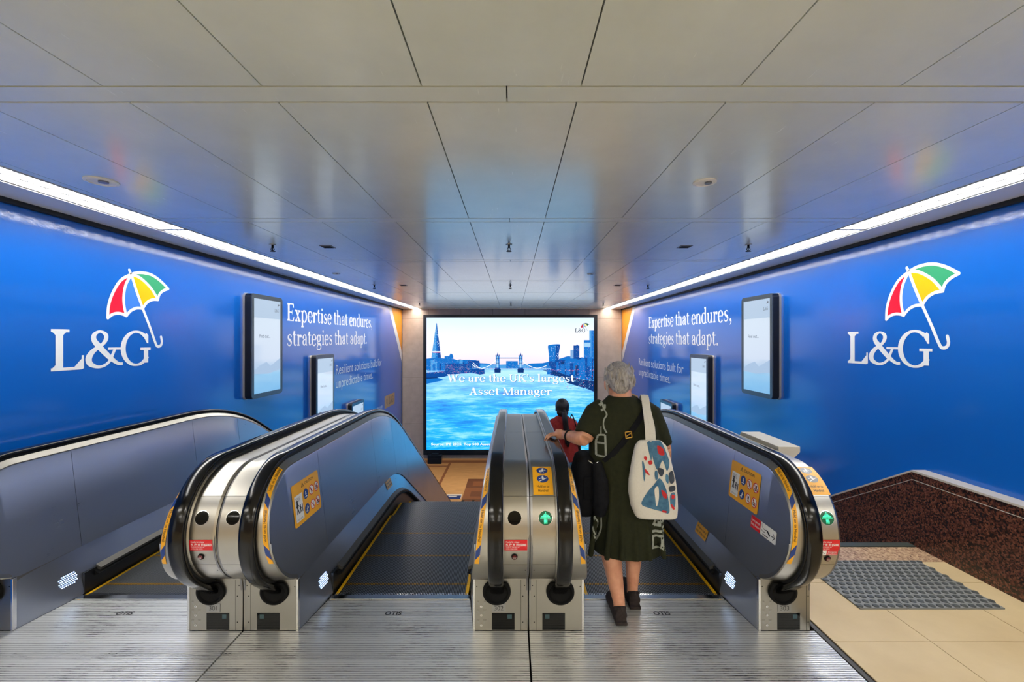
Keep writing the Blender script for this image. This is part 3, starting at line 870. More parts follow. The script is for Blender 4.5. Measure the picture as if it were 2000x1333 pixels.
        def person(x, y, h, m, L, lean=0.):
            d.poly(disc(x + lean * h, y + h * .90, h * .085, h * .085 * asp), m, L)
            d.tris(stroke([(x + lean * h * .9, y + h * .80), (x + lean * .3 * h, y + h * .42)], h * .17), m, L)
            d.tris(stroke([(x + lean * .3 * h, y + h * .45), (x - h * .08, y)], h * .08), m, L); d.tris(stroke([(x + lean * .3 * h, y + h * .45), (x + h * .12, y)], h * .08), m, L)
            d.tris(stroke([(x + lean * h * .8, y + h * .74), (x + h * .2, y + h * .48)], h * .055), m, L); d.tris(stroke([(x + lean * h * .8, y + h * .74), (x - h * .16, y + h * .5)], h * .055), m, L)
        person(.14, .28, .32, 'sticker_black', 2); person(.235, .27, .20, 'sticker_black', 2); d.poly(rect(.29, .27, .315, .46), 'sticker_black', 2)
        for k in range(4): d.poly(rect(.09, .56 + .03 * k, .25, .57 + .03 * k), 'sticker_grey', 2)
        for q in (.13, .155): d.poly(rect(.09, q, .29, q + .008), 'sticker_grey', 2)
        for i, cx in enumerate((.465, .68, .88)):
            for j, cy in enumerate((.62, .25)):
                rx, ry = .088, .088 * asp
                if i == 0:
                    d.poly(disc(cx, cy, rx, ry), 'sticker_blue', 1); person(cx, cy - ry * .65, ry * 1.15, 'sticker_white', 2, .12 * j)
                    d.tris(stroke([(cx - rx * .6, cy - ry * .55), (cx + rx * .55, cy - ry * (.55 - .7 * j))], .016), 'sticker_white', 2)
                else:
                    d.poly(disc(cx, cy, rx, ry), 'sticker_white', 1); person(cx, cy - ry * .6, ry * 1.15, 'sticker_black', 2, .15 * (-1) ** (i + j))
                    if i == 2: d.tris(ring2d(cx - .02, cy - ry * .3, .02, .034), 'sticker_black', 2); d.tris(ring2d(cx + .035, cy - ry * .3, .02, .034), 'sticker_black', 2)
                    d.tris(ring2d(cx, cy, rx * .84, rx, 24, asp), 'sticker_red', 3); d.tris(stroke([(cx - rx * .62, cy + ry * .62), (cx + rx * .62, cy - ry * .62)], .016), 'sticker_red', 3)
        d.build('caution_sticker', first, 'yellow caution sticker with pictograms')
    if cfg.get('stop'):
        f = lambda u, v, l: pm(2.687 - u, .549 + v, l)
        d = Decal(f); d.poly(rrect(0, 0, .257, .072, .008), 'sticker_white', 0); d.poly(rect(.002, 0, .105, .072), 'sticker_red', 1)
        d.text('Emergency', .052, .042, .014, 'sticker_white', 2, .012, 'C', .085); d.text('Stop Button', .052, .018, .014, 'sticker_white', 2, .012, 'C', .09)
        d.tris(stroke(smooth([(.115, .066), (.125, .046), (.15, .040), (.17, .045), (.185, .036)]), .003), 'sticker_black', 1)
        d.tris(stroke(smooth([(.115, .03), (.135, .024), (.152, .028)]), .003), 'sticker_black', 1); d.poly([(.165, .040), (.196, .020), (.203, .030), (.176, .047)], 'sticker_black', 1)
        d.poly(rect(.13, .008, .185, .013), 'sticker_black', 1); d.tris(stroke([(.208, .032), (.242, .032)], .005) + stroke([(.226, .05), (.243, .032), (.226, .014)], .005), 'sticker_black', 1)
        d.build('emergency_sticker', first, 'red and white emergency stop sticker with a pointing hand')
    if cfg.get('note'):
        y0, y1 = cfg['note']; fl = s > 0; dz = zstep((y0 + y1) / 2)
        def f(u, v, l):
            Y = (y1 - u) if fl else (y0 + u); z = zstep(Y) + .215 + v; q = (z - zstep(Y) - .13) / .168
            return (X(.455 + .058 * q - .004 - l), Y, z)
        d = Decal(f); W = y1 - y0
        d.poly(rrect(0, 0, W, .075, .006), 'sticker_yellow', 0); d.text('Please stand', W / 2, .044, .015, 'sticker_black', 1, .008, 'C', W * .8); d.text('clear of the side', W / 2, .016, .015, 'sticker_black', 1, .008, 'C', W * .9)
        d.build('yellow_note', low, 'small yellow notice with black lettering')
    # -- warning tape round the newel edge
    def f0(q, v, l):                                    # q 0..1 across the tape, lying on the edge band
        a = radians(v); z = NZ + NR * sin(a); dn = .011 + .018 * max(0, sin(a)) ** 2; xi = xpan(z - .02, RAILZ) + .006
        u = xi + .003 + .0235 * q; n = NR - (dn - .005) * (.604 - u) / (.604 - xi) + .0012 + l
        return (X(u), NY - n * cos(a), NZ + n * sin(a))
    dd = radians(1) * NR
    d = Decal(f0, .0005)
    W0, W1 = 0.0, 1.0
    d.grid(W0, -23, W1, 69, 'sticker_yellow', 0, 1, 40)
    for a, b in ((-16, -6), (29, 38)):
        n = 5; sk = 3.0
        for k in range(n):
            v0, v1 = a + (b - a) * k / n, a + (b - a) * (k + 1) / n
            for j in range(5):
                p, q = j / 5, (j + 1) / 5; e0, e1 = sk * (2 * p - 1), sk * (2 * q - 1)
                d.convex([(p, v0 + e0), (q, v0 + e1), (q, v1 + e1), (p, v1 + e0)], 'sticker_blue', 1.2)
    for lo, hi in ((-1, 25.5), (42.5, 68)):
        tt = text2d('Hold on to Handrail', .013, .014, 'L', (hi - lo) * dd)
        mid = (W0 + W1) / 2
        if s < 0: d.tris([[(mid + (q - .0062) / .0235, lo + p / dd) for p, q in t] for t in tt], 'sticker_black', 2)   # reads upwards
        else: d.tris([[(mid + (q - .0062) / .0235, hi - p / dd) for p, q in t] for t in tt], 'sticker_black', 2)
    d.build('warning_tape', band, 'yellow and blue handrail warning tape')
    # -- indicator, sticker, button on the front cover
    fd = newel_map(X, NR - .010, .001)
    def face(u0, v0, mir):                              # local metres -> cover; u to the viewer's right
        return Decal(lambda u, v, l: fd(u0 + u * s, v0 + v / dd, l))
    if cfg.get('lamp'):
        d = face(.741, 19.2, s); on = cfg['lamp'] == 'on'
        R_ = .036
        for k in range(6):
            d.tris(ring2d(0, 0, R_ * k / 6 + 1e-4, R_ * (k + 1) / 6, 28), 'arrow_lens' if on else 'black_gloss', 2)
        d.tris(ring2d(0, 0, R_, R_ + .002, 28), 'steel_bright', 2)
        if on:
            pat = ['000010000', '000111000', '001111100', '011111110', '111111111', '000111000', '000111000', '000111000', '000111000']
            for j, row in enumerate(pat):
                for i, ch in enumerate(row):
                    if ch == '1': d.poly(disc((i - 4) * .0064, (4 - j) * .0064, .0026, n=8), 'arrow_on', 4)
        d.build('direction_indicator', deck['front'], 'lit green arrow indicator' if on else 'unlit round black indicator')
    if cfg.get('penalty'):
        d = face(.735 if cfg.get('stop') else .748, -4.3, s)
        d.grid(-.060, -.030, .060, .030, 'sticker_red', 1, 2, 6)
        d.text('Penalty for misuse', -.052, .014, .0085, 'sticker_white', 2, .012, 'L', .07)
        d.text('亂 按 者 罰', -.052, -.001, .009, 'sticker_white', 2, .012, 'L', .066)
        d.text('Penalty for improper use', -.052, -.011, .0055, 'sticker_white', 2, .006, 'L', .07); d.text('of this stop switch', -.052, -.022, .005, 'sticker_white', 2, .004, 'L', .06)
        d.text('$5000', .018, -.004, .0125, 'sticker_white', 2, .02, 'L', .037)
        d.build('penalty_sticker', deck['front'], 'red penalty sticker with white lettering')
        if cfg.get('stop'):
            d = face(.738, -11.6, s); d.grid(-.05, -.014, .05, .014, 'sticker_white', 1, 1, 4); d.grid(-.008, -.014, .05, .014, 'sticker_red', 2, 1, 4)
            d.text('Emergency', .021, .002, .0075, 'sticker_white', 3, .012, 'C', .045); d.text('Stop Button', .021, -.010, .0075, 'sticker_white', 3, .012, 'C', .048)
            d.tris(stroke(smooth([(-.046, .006), (-.03, .004), (-.016, -.006)]), .002), 'sticker_black', 3)
            d.build('button_sticker', deck['front'], 'small red and white emergency button sticker')
        v = -17.5 if cfg.get('stop') else -15.5
        mb = MB(); cx, cy, cz = fd(.741, v, 0); ax = Vector((0, -cos(radians(v)), sin(radians(v))))
        mb.cyl((cx, cy, cz), .0165, ax, .006, 22, 0, .015); mb.cyl(Vector((cx, cy, cz)) + ax * .006, .0125, ax, .004, 22, 1, .010)
        mb.build('stop_button', ['dark_joint', 'button_red'], deck['front'])
        d = Decal(lambda u, q, l: tuple(Vector((cx + u, cy, cz)) + ax * (.0105 + l) + Vector((0, sin(radians(v)) * q, cos(radians(v)) * q)))); d.text('STOP', 0, -.0025, .005, 'sticker_white', 1, .01, 'C'); d.build('button_lettering', deck['front'])
    if cfg.get('hold'):
        gy = cfg['hold'] == 'grey'
        H = 32.5 * dd; bl = 'sticker_grey' if gy else 'sticker_blue'
        d = face(.748, 39.2, s)
        d.grid(-.054, 0, .054, H, 'sticker_yellow', 2, 2, 10)
        for cy in (.098, .160):
            for k in range(5): d.tris(ring2d(0, cy, .032 * k / 5 + 1e-4, .032 * (k + 1) / 5, 24, .8), bl, 3)
        w_ = 'sticker_white'
        d.poly(disc(0, .114, .0055), w_, 4); d.tris(stroke([(.002, .108), (0, .094)], .010) + stroke([(-.002, .105), (-.02, .098)], .004) + stroke([(.004, .105), (.012, .098)], .004) + stroke([(-.02, .080), (.024, .104)], .004), w_, 4)
        d.poly(disc(.004, .175, .005), w_, 4); d.tris(stroke([(.003, .17), (.0, .157)], .009) + stroke([(0, .157), (-.008, .145)], .004) + stroke([(0, .157), (.008, .146)], .004) + stroke([(0, .166), (-.018, .158)], .004) + stroke([(.003, .166), (.02, .16)], .004) + stroke([(-.013, .162), (-.013, .148)], .008), w_, 4)
        d.text('Hold on to', 0, .042, .0155, 'sticker_black', 3, .008, 'C', .066); d.text('Handrail', 0, .017, .0155, 'sticker_black', 3, .008, 'C', .054)
        d.build('hold_on_sticker', deck['top'], 'yellow sticker asking to hold the handrail')
    # small cover screws
    d = Decal(newel_map(X, NR - .010, .001))
    d.poly([(.80 + .004 * cos(q), -33 + .7 * sin(q)) for q in [2 * pi * k / 10 for k in range(10)]], 'dark_joint', 2)
    d.build('cover_screw', deck['low'])
simple('arrow_dim', (40, 70, 76), .3)

def step_mesh():
    mb = MB(); x = .4385; D = .398
    mb.box(-x + .021, x - .021, .022, D, -.05, 0, 0); mb.box(-x + .021, x - .021, 0, .022, -.05, 0, 1)
    mb.box(-x, -x + .020, 0, D, -.05, .001, 2); mb.box(x - .020, x, 0, D, -.05, .001, 2)
    mb.box(-x, x, D - .02, D, -.28, -.05, 0)
    return mb.mesh('step', ['tread', 'tread_yellow', 'side_yellow'])
STEP = step_mesh()
def escalator(c, label, left, right, plate):
    root = thing('escalator', (c, 2.6, 0), label, 'escalator')
    side(root, c, -1, left); side(root, c, 1, right)
    # landing plates and comb
    for a, b in ((.5, 2.368), (2.371, 2.552), (2.555, 2.86)):
        mb = MB()
        if a > 2.5: mb.prism([(-.504, a), (.504, a), (.458, 2.86), (-.458, 2.86)], lambda p: (c + p[0], p[1], -.03), lambda p: (c + p[0], p[1], 0))
        else: mb.box(plate[0] + .005, plate[1] - .005, a, b, -.03, 0)
        mb.build('landing_plate', ['ribbed_plate'], root)
    mb = MB(); mb.box(c - .452, c + .452, 2.863, 2.905, -.03, .004, 0)
    for k in range(84): x = c - .44 + .0105 * k; mb.prism([(x, 2.905), (x + .006, 2.905), (x + .0045, 2.935), (x + .0015, 2.935)], lambda p: (p[0], p[1], -.02), lambda p: (p[0], p[1], .003 - .09 * (p[1] - 2.905)))
    mb.build('comb', ['steel_bright'], root)
    mb = MB(); mb.box(plate[0] + .003, plate[1] - .003, .5, 3.4, -.2, -.031, 0); mb.build('landing_frame', ['dark_joint'], root)
    d = Decal(lambda u, v, l: (c + u, 2.70 + v, .0012 + l)); d.text('OTIS', .0, 0, .036, 'sticker_black', 0, .02, 'C', .10); d.build('maker_lettering', root)
    y = 2.64; i = 0
    while y < 14.9:
        o = bpy.data.objects.new('step', STEP); COL.objects.link(o); o.parent = root; o.matrix_parent_inverse = Matrix.Translation((-c, -2.6, 0))
        o.location = (c, y, zstep(y + .38) - .002); y += .40; i += 1
    return root
C1, C2, C3 = -2.374, -.728, .918
escalator(C1, 'escalator at the left blue wall, number plate 301 on its right newel', {}, {'number': '301', 'lamp': 'off', 'penalty': 1}, (-3.2, -1.551))
escalator(C2, 'empty middle escalator, number plate 302 on its right newel', {'lamp': 'off', 'caution': (2.576, 2.926, .575, .822), 'note': (4.31, 4.49)},
          {'number': '302', 'lamp': 'off', 'penalty': 1}, (-1.551, .095))
escalator(C3, 'right escalator with two people going down, number plate 303', {'lamp': 'on', 'hold': 'blue'},
          {'number': '303', 'lamp': 'on', 'penalty': 1, 'hold': 'grey', 'stop': 1, 'caution': (2.632, 2.98, .635, .875), 'note': (3.21, 3.39), 'outer': .802}, (.095, 1.748))

# pale stone block behind the right newel
mb = MB(); x0, x1, y0, y1, z0, z1 = 1.7235, 1.864, 2.864, 3.334, .905, .988
mb.rings([[(x0, y0, z1), (x1, y0, z1), (x1, y0, z1 - .038), (x1 - .05, y0, z0), (x0, y0, z0)], [(x0, y1, z1), (x1, y1, z1), (x1, y1, z1 - .038), (x1 - .05, y1 + .06, z0), (x0, y1 + .06, z0)]])
tag(mb.build('cover_box', ['stone_box'], bevel=.003), 'pale grey slanted box beside the handrail of the right escalator', 'box')
# ------------------------------------------------------------------ lettering and logos on the blue walls
def wallf(s):
    """wall coordinates: u metres along the reading direction from u0, v = height"""
    def mk(Y0):
        d = 1 if s < 0 else -1
        return lambda u, v, l: (s * (WX - .0006 - l), Y0 + d * u, v)
    return mk
LW, RW = wallf(-1), wallf(1)
for mk, nm, e0, e1, s1, r0, r1, q1 in ((LW, 'left', 6.645, 10.71, 10.33, 8.5, 11.47, 10.75), (RW, 'right', 10.95, 6.80, 7.24, 11.79, 8.73, 9.46)):
    d = Decal(mk(e0), .0005)
    d.serif('Expertise that endures,', 0, 1.968, .268, 'logo_white', 1, abs(e1 - e0))
    d.serif('strategies that adapt.', 0, 1.583, .268, 'logo_white', 1, abs(s1 - e0))
    tag(d.build('slogan_lettering'), f'large white serif slogan in two lines on the {nm} blue wall', 'lettering')
    d = Decal(mk(r0), .0005)
    d.text('Resilient solutions built for', 0, 1.01, .19, 'logo_white', 1, .0, 'L', abs(r1 - r0))
    d.text('unpredictable times.', 0, .745, .19, 'logo_white', 1, .0, 'L', abs(q1 - r0))
    tag(d.build('slogan_lettering'), f'small thin white two-line text low on the {nm} blue wall near the big screen', 'lettering')

def px_wall(u, v):                                      # a point of the logo artwork -> metres from its left edge, height
    X_, Y_ = 60 + u / 5.1267, 500 + v / 5.1267
    y = 865 * WX / (1000 - X_); return (y - 3.26, CAMZ - (Y_ - 664) * y / 865)
def cv(pts, n=8): return smooth([px_wall(*p) for p in pts], n)
A = (1005, 185)
oL = [A, (900, 245), (820, 370), (778, 500), (770, 622)]
rL = [A, (950, 290), (930, 400), (934, 500), (955, 602)]
rM = [A, (1060, 360), (1120, 528)]
rR = [A, (1095, 222), (1190, 310), (1245, 390), (1272, 440)]
oR = [A, (1090, 168), (1200, 188), (1295, 250), (1375, 330)]
s1 = [(770, 622), (815, 588), (870, 576), (925, 586), (955, 602)]
s2 = [(955, 602), (1000, 550), (1060, 524), (1120, 528)]
s3 = [(1120, 528), (1160, 470), (1215, 440), (1272, 440)]
s4 = [(1272, 440), (1288, 385), (1325, 350), (1375, 330)]
def umbrella(d, T, line='logo_white', lw=.026, tint=('logo_red', 'logo_sky', 'logo_yellow', 'logo_green')):
    C = lambda p: [T(*q) for q in cv(p)]
    for a, s_, b, m in ((oL, s1, rL, 0), (rL, s2, rM, 1), (rM, s3, rR, 2), (rR, s4, oR, 3)):
        d.poly(C(a) + C(s_)[1:] + C(b)[::-1][1:-1], tint[m], 1)
    for p in (oL, rL, rM, rR, oR, s1, s2, s3, s4, [(985, 142), (995, 165), A], [(1120, 528), (1190, 710), (1250, 880), (1275, 908), (1302, 895), (1311, 860), (1303, 812)]):
        d.tris(stroke(C(p), lw, True), line, 2)
def lg(d, x, y, cap, wd, m, L):
    for ch, a, b in (('L', .0, .25), ('&', .262, .60), ('G', .578, .895)):
        k = cap / CAP; ww, polys = GL[ch]; xs = [p[0] for q in polys for p in q]; lo, hi = min(xs), max(xs)
        d.tris([[(x + (a + (p[0] - lo) / (hi - lo) * (b - a)) * wd, y + p[1] * k) for p in q] for q in polys], m, L)
for mk, nm, y0 in ((LW, 'left', 3.26), (RW, 'right', 4.44)):
    d = Decal(mk(y0), .0005)
    umbrella(d, lambda a, b: (a, b)); lg(d, -.015, 1.447, .312, 1.0, 'logo_white', 2)
    tag(d.build('umbrella_logo'), f'large striped umbrella emblem over white serif letters on the {nm} blue wall', 'logo')
for mk, nm, y0, s in ((LW, 'left', YW, -1), (RW, 'right', YW, 1)):
    d = Decal(lambda u, v, l: (s * (WX - .0006 - l), u, v), .0005)
    d.poly([(YW - .01, 2.585), (12.42, 2.585), (YW - .01, 1.30)], 'wedge_orange', 1); d.poly([(12.42, 2.585), (12.10, 2.585), (YW - .01, .98), (YW - .01, 1.30)], 'wedge_white', 1)
    tag(d.build('corner_stripe'), f'orange wedge with white stripe at the far top end of the {nm} wall', 'decoration')
    d = Decal(mk(11.75 if s < 0 else 12.85), .0005)
    d.poly(rrect(0, -.16, 1.0, .17, .03), 'tan_sign', 1); d.tris(ring2d(.2, .02, .05, .065), 'sign_text', 2); d.tris(stroke([(.24, -.03), (.28, -.09)], .016), 'sign_text', 2)
    lg(d, .42, -.09, .2, .5, 'sign_text', 2)
    tag(d.build('search_sign'), f'small tan search box sign low at the far end of the {nm} wall', 'sign')
d = Decal(LW(10.2), .0005); d.text('Find out more', 0, -.10, .11, 'logo_white', 1, 0, 'L', 1.35)
tag(d.build('slogan_lettering'), 'tiny white line of text beside the tan search sign on the left wall', 'lettering')

# ------------------------------------------------------------------ upright display units on the side walls
m, nt = mat('kiosk_image', (0, 0, 0, 1), .07, 0, .6, .0)
tc = nt.add('ShaderNodeTexCoord'); sep = nt.add('ShaderNodeSeparateXYZ'); nt.link(tc.outputs['Object'], sep.inputs[0])
n = nt.noise(nt.coord((1, 1.2, 5)), 2.0, 4)
e = nt.ramp(nt.math('ADD', sep.outputs[2], nt.math('MULTIPLY', n, .12)), [(0, srgb(120, 180, 228)), (.28, srgb(150, 200, 236)), (.34, srgb(176, 208, 236)), (.5, srgb(208, 224, 244)), (1.0, srgb(216, 230, 246))])
nt.link(e, nt.p.inputs['Emission Color']); nt.p.inputs['Emission Strength'].default_value = .92
M['kiosk_image'] = m
simple('kiosk_pale', (170, 196, 222), .1); glow('kiosk_hill', (178, 204, 234), .9); glow('kiosk_band', (190, 212, 236), .92); glow('kiosk_ink', (112, 124, 144), .7)
def kiosk(s, y0, z1, label):
    H, W, D = 1.345, .75, .112
    z0 = z1 - H; y1 = y0 + W; xf = s * (WX - D)
    r = thing('display_unit', (s * WX, (y0 + y1) / 2, z0), label, 'screen', 'upright displays on the blue walls')
    def slab(xa, xb, m, name, gr=0, parent=r):
        mb = MB(); p = rrect(y0 - gr, z0 - gr, y1 + gr, z1 + gr, .05, 6)
        mb.prism(p, lambda q: (xa, q[0], q[1]), lambda q: (xb, q[0], q[1])); return mb.build(name, [m], parent)
    slab(s * WX, s * (WX - .025), 'kiosk_edge', 'back_plate', .004)
    slab(s * (WX - .025), xf + s * .012, 'kiosk_side', 'casing')
    mb = MB(); p = rrect(y0 + .002, z0 + .002, y1 - .002, z1 - .002, .05, 6); q = rrect(y0 + .055, z0 + .06, y1 - .055, z1 - .06, .008, 6)
    for i in range(len(p)):
        k = (i + 1) % len(p)
        mb.face([(xf, *p[i]), (xf, *p[k]), (xf + s * .001, *q[k]), (xf + s * .001, *q[i])], 0)
        mb.face([(xf, *p[i]), (xf, *p[k]), (xf + s * .014, *p[k]), (xf + s * .014, *p[i])], 0)
    mb.build('bezel', ['kiosk_frame'], r)
    d = Decal(lambda u, v, l: (u * 0 + xf + s * (.004 - l), (y0 + .055 + u if s < 0 else y1 - .055 - u), z0 + .06 + v), .0006)
    w_, h_ = W - .11, H - .12
    mb = MB(); mb.face([d.f(*q, 0) for q in rect(0, 0, w_, h_)])
    # image plane with its own origin at the bottom so the picture starts there
    o = MB(); o.face([(0, 0, 0), (0, w_, 0), (0, w_, h_), (0, 0, h_)]); ob = bpy.data.objects.new('screen', o.mesh('screen', ['kiosk_image'], recalc=False)); COL.objects.link(ob)
    ob.parent = r; ob.location = (xf + s * .004 - s * WX, y0 + .055 - (y0 + y1) / 2, .06)
    d.poly(rect(0, h_ * .80, w_, h_), 'kiosk_band', 1); d.build('picture_sky', r); d = Decal(d.f, .0006)
    d.poly([(0, .30), (w_ * .2, .36), (w_ * .45, .40), (w_ * .6, .34), (w_, .44), (w_, .28), (w_ * .5, .24), (0, .26)], 'kiosk_hill', 1)
    d.build('picture_hills', r)
    g_ = d.f; d = Decal(g_, .0006); d.text('Find out...', .12, .72, .045, 'kiosk_ink', 2, 0, 'L', .26); d.build('screen_text', r)
    d = Decal(g_, .0006); lg(d, w_ - .15, h_ - .15, .045, .12, 'kiosk_ink', 2); d.poly([(w_ - .08, h_ - .07), (w_ - .05, h_ - .03), (w_ - .02, h_ - .05)], 'kiosk_ink', 2)
    d.build('screen_logo', r)
for s, nm in ((-1, 'left'), (1, 'right')):
    for y, z, t in ((5.56, 2.27, 'nearest and highest'), (7.40, 1.415, 'middle'), (9.05, .365, 'lowest and farthest')):
        kiosk(s, y, z, f'tall framed display on the {nm} wall, {t} of the three there')

# ------------------------------------------------------------------ the big screen
SX = lambda u: (820 + u / 4.597 - 1000) * (YW - .13) / 865
SZ = lambda v: CAMZ - (610 + v / 4.597 - 664) * (YW - .13) / 865
YF = YW - .12
scr = thing('video_screen', ((SX(60) + SX(1563)) / 2, YF, SZ(1238)), 'huge lit screen at the far end showing a river city with a twin-towered bridge', 'screen')
mb = MB()
x0, x1, z0, z1 = SX(30), SX(1594), SZ(1283), SZ(25); a, b, c, e = SX(60), SX(1563), SZ(1238), SZ(50)
for p in ((x0, a, z0, z1), (b, x1, z0, z1), (a, b, z0, c), (a, b, e, z1)): mb.box(p[0], p[1], YF - .02, YW - .001, p[2], p[3])
mb.build('frame', ['led_frame'], scr, bevel=.006)
E = LED_E
m, nt = mat('led_sky', (0, 0, 0, 1), .5, 0, .2)
tc = nt.add('ShaderNodeTexCoord'); sep = nt.add('ShaderNodeSeparateXYZ'); nt.link(tc.outputs['Object'], sep.inputs[0])
nt.link(nt.ramp(nt.math('DIVIDE', nt.math('ADD', sep.outputs[2], nt.math('MULTIPLY', nt.noise(nt.coord((.4, 1, 1.5)), 1.2, 4), .3)), 1.8), [(0, srgb(216, 196, 216)), (.14, srgb(236, 220, 230)), (.34, srgb(244, 238, 248)), (.7, srgb(238, 244, 254)), (1, srgb(214, 238, 255))]), nt.p.inputs['Emission Color'])
nt.p.inputs['Emission Strength'].default_value = E * .92; M['led_sky'] = m
m, nt = mat('led_water', (0, 0, 0, 1), .5, 0, .2)
tc = nt.add('ShaderNodeTexCoord'); sep = nt.add('ShaderNodeSeparateXYZ'); nt.link(tc.outputs['Object'], sep.inputs[0])
H = nt.math('DIVIDE', sep.outputs[2], 2.45)
wv = nt.noise(nt.coord((.4, 1, 3.6)), 1.5, 8, .62); wf = nt.noise(nt.coord((1.8, 1, 15)), 2.2, 5, .65)
w2 = nt.math('ADD', nt.math('MULTIPLY', wv, .9), nt.math('MULTIPLY', wf, .35))
br = nt.ramp(w2, [(.44, srgb(0, 108, 205)), (.54, srgb(0, 148, 238)), (.63, srgb(30, 180, 252)), (.74, srgb(140, 220, 255))])
hz = nt.ramp(H, [(0, (0, 0, 0, 1)), (.55, (.12, .12, .12, 1)), (.9, (.75, .75, .75, 1)), (1, (.9, .9, .9, 1))])
mx = nt.add('ShaderNodeMix', data_type='RGBA'); nt.link(nt.math('MULTIPLY', hz, nt.math('MULTIPLY', w2, 1.0)), mx.inputs[0])
nt.link(br, mx.inputs[6]); mx.inputs[7].default_value = srgb(190, 228, 255)
nt.link(mx.outputs[2], nt.p.inputs['Emission Color']); nt.p.inputs['Emission Strength'].default_value = E; M['led_water'] = m
def plane(name, u0, v0, u1, v1, m):
    o = MB(); X0, X1, Z0, Z1 = SX(u0), SX(u1), SZ(v1), SZ(v0)
    o.face([(0, 0, 0), (X1 - X0, 0, 0), (X1 - X0, 0, Z1 - Z0), (0, 0, Z1 - Z0)])
    ob = bpy.data.objects.new(name, o.mesh(name, [m], recalc=False)); COL.objects.link(ob); ob.parent = scr; ob.location = Vector((X0, YF, Z0)) - scr.location
plane('sky_picture', 60, 50, 1563, 515, 'led_sky'); plane('water_picture', 60, 515, 1563, 1238, 'led_water')
def G(k, rgb, s=1.0): glow(k, rgb, E * s)
G('c_deep', (0, 70, 150)); G('c_navy', (4, 50, 112)); G('c_mid', (10, 108, 192)); G('c_light', (70, 150, 214)); G('c_pale', (150, 196, 232)); G('c_haze', (120, 160, 206))
G('c_white', (245, 250, 255)); G('c_pink', (250, 130, 140)); G('c_red', (236, 60, 64)); G('c_shadow', (28, 108, 170)); G('c_ink', (30, 44, 60)); G('c_stone', (128, 172, 210))
G('c_lred', (196, 30, 56)); G('c_lgreen', (20, 92, 60)); G('c_lyel', (250, 226, 150)); G('c_lsky', (150, 180, 220))
d = Decal(lambda u, v, l: (SX(u), YF - .002 - l, SZ(v)), .0012)
R = random.Random(11)
def lights(u0, v0, u1, v1, n, cols=('c_white', 'c_pale', 'c_light', 'c_pale', 'c_pink'), L=6, sz=2.5):
    for k in range(n):
        u, v = R.uniform(u0, u1), R.uniform(v0, v1); s = R.uniform(.5, 1) * sz
        d.convex([(u, v), (u + s * R.choice((1, 1, 2.2)), v), (u + s, v + s * .8), (u, v + s * .8)], R.choice(cols), L)
def block(u0, v0, u1, v1, m, L, n=0): d.poly(rect(u0, v0, u1, v1), m, L); lights(u0 + 2, v0 + 4, u1 - 5, v1 - 4, n)
# far banks
d.poly([(60, 520), (60, 418), (150, 408), (210, 415), (300, 420), (360, 438), (380, 428), (500, 432), (530, 440), (540, 458), (600, 462), (640, 468), (700, 470), (700, 512)], 'c_mid', 1)
d.poly([(930, 512), (930, 468), (1000, 462), (1100, 458), (1160, 446), (1250, 420), (1330, 395), (1450, 410), (1563, 400), (1563, 530)], 'c_mid', 1)
d.poly([(540, 505), (545, 470), (640, 474), (760, 470), (900, 472), (980, 474), (980, 508)], 'c_light', 1)
# tall glass spire on the left
d.poly([(103, 410), (148, 100), (152, 100), (190, 410)], 'c_mid', 2); d.poly([(103, 410), (148, 100), (150, 130), (140, 410)], 'c_light', 3); d.poly([(160, 410), (151, 130), (152, 100), (190, 410)], 'c_deep', 3)
for k in range(120):
    t = R.random(); v = 150 + 250 * t; w_ = 42 * (v - 100) / 310; u = 149 + R.uniform(-w_, w_)
    d.convex(rect(u, v, u + R.uniform(3, 7), v + 2.2), R.choice(('c_pale', 'c_light', 'c_white', 'c_deep')), 4)
d.poly(rect(112, 352, 186, 358), 'c_white', 5); d.poly(rect(116, 362, 180, 365), 'c_pink', 5)
for k in range(70):                                      # left bank
    u = R.uniform(60, 520); top = 425 + R.uniform(0, 50) + max(0, (u - 400) * .12); w_ = R.uniform(14, 46)
    d.poly(rect(max(60, u), top, min(560, u + w_), 525), R.choice(('c_deep', 'c_mid', 'c_mid', 'c_light', 'c_mid')), 2 + (k % 3) * .3)
block(222, 395, 300, 440, 'c_mid', 3, 10); d.poly([(262, 395), (275, 372), (292, 378), (298, 395)], 'c_mid', 3)
block(355, 430, 385, 520, 'c_light', 4, 8); block(430, 436, 535, 505, 'c_deep', 4, 30); block(225, 462, 445, 540, 'c_deep', 4, 90)
d.poly([(60, 560), (60, 545), (250, 528), (480, 514), (580, 515), (582, 555), (540, 562), (460, 545), (300, 560), (200, 585), (60, 590)], 'c_deep', 5)
d.poly([(60, 645), (60, 598), (170, 592), (205, 605), (205, 615), (130, 630)], 'c_mid', 5); d.poly([(60, 600), (60, 588), (150, 584), (170, 592)], 'c_navy', 5)
lights(62, 425, 520, 530, 260); lights(70, 530, 570, 552, 130, ('c_red', 'c_pink', 'c_white', 'c_pale'), 7, 3.6); lights(225, 480, 440, 520, 70, ('c_pink', 'c_white', 'c_pale'), 7, 3)
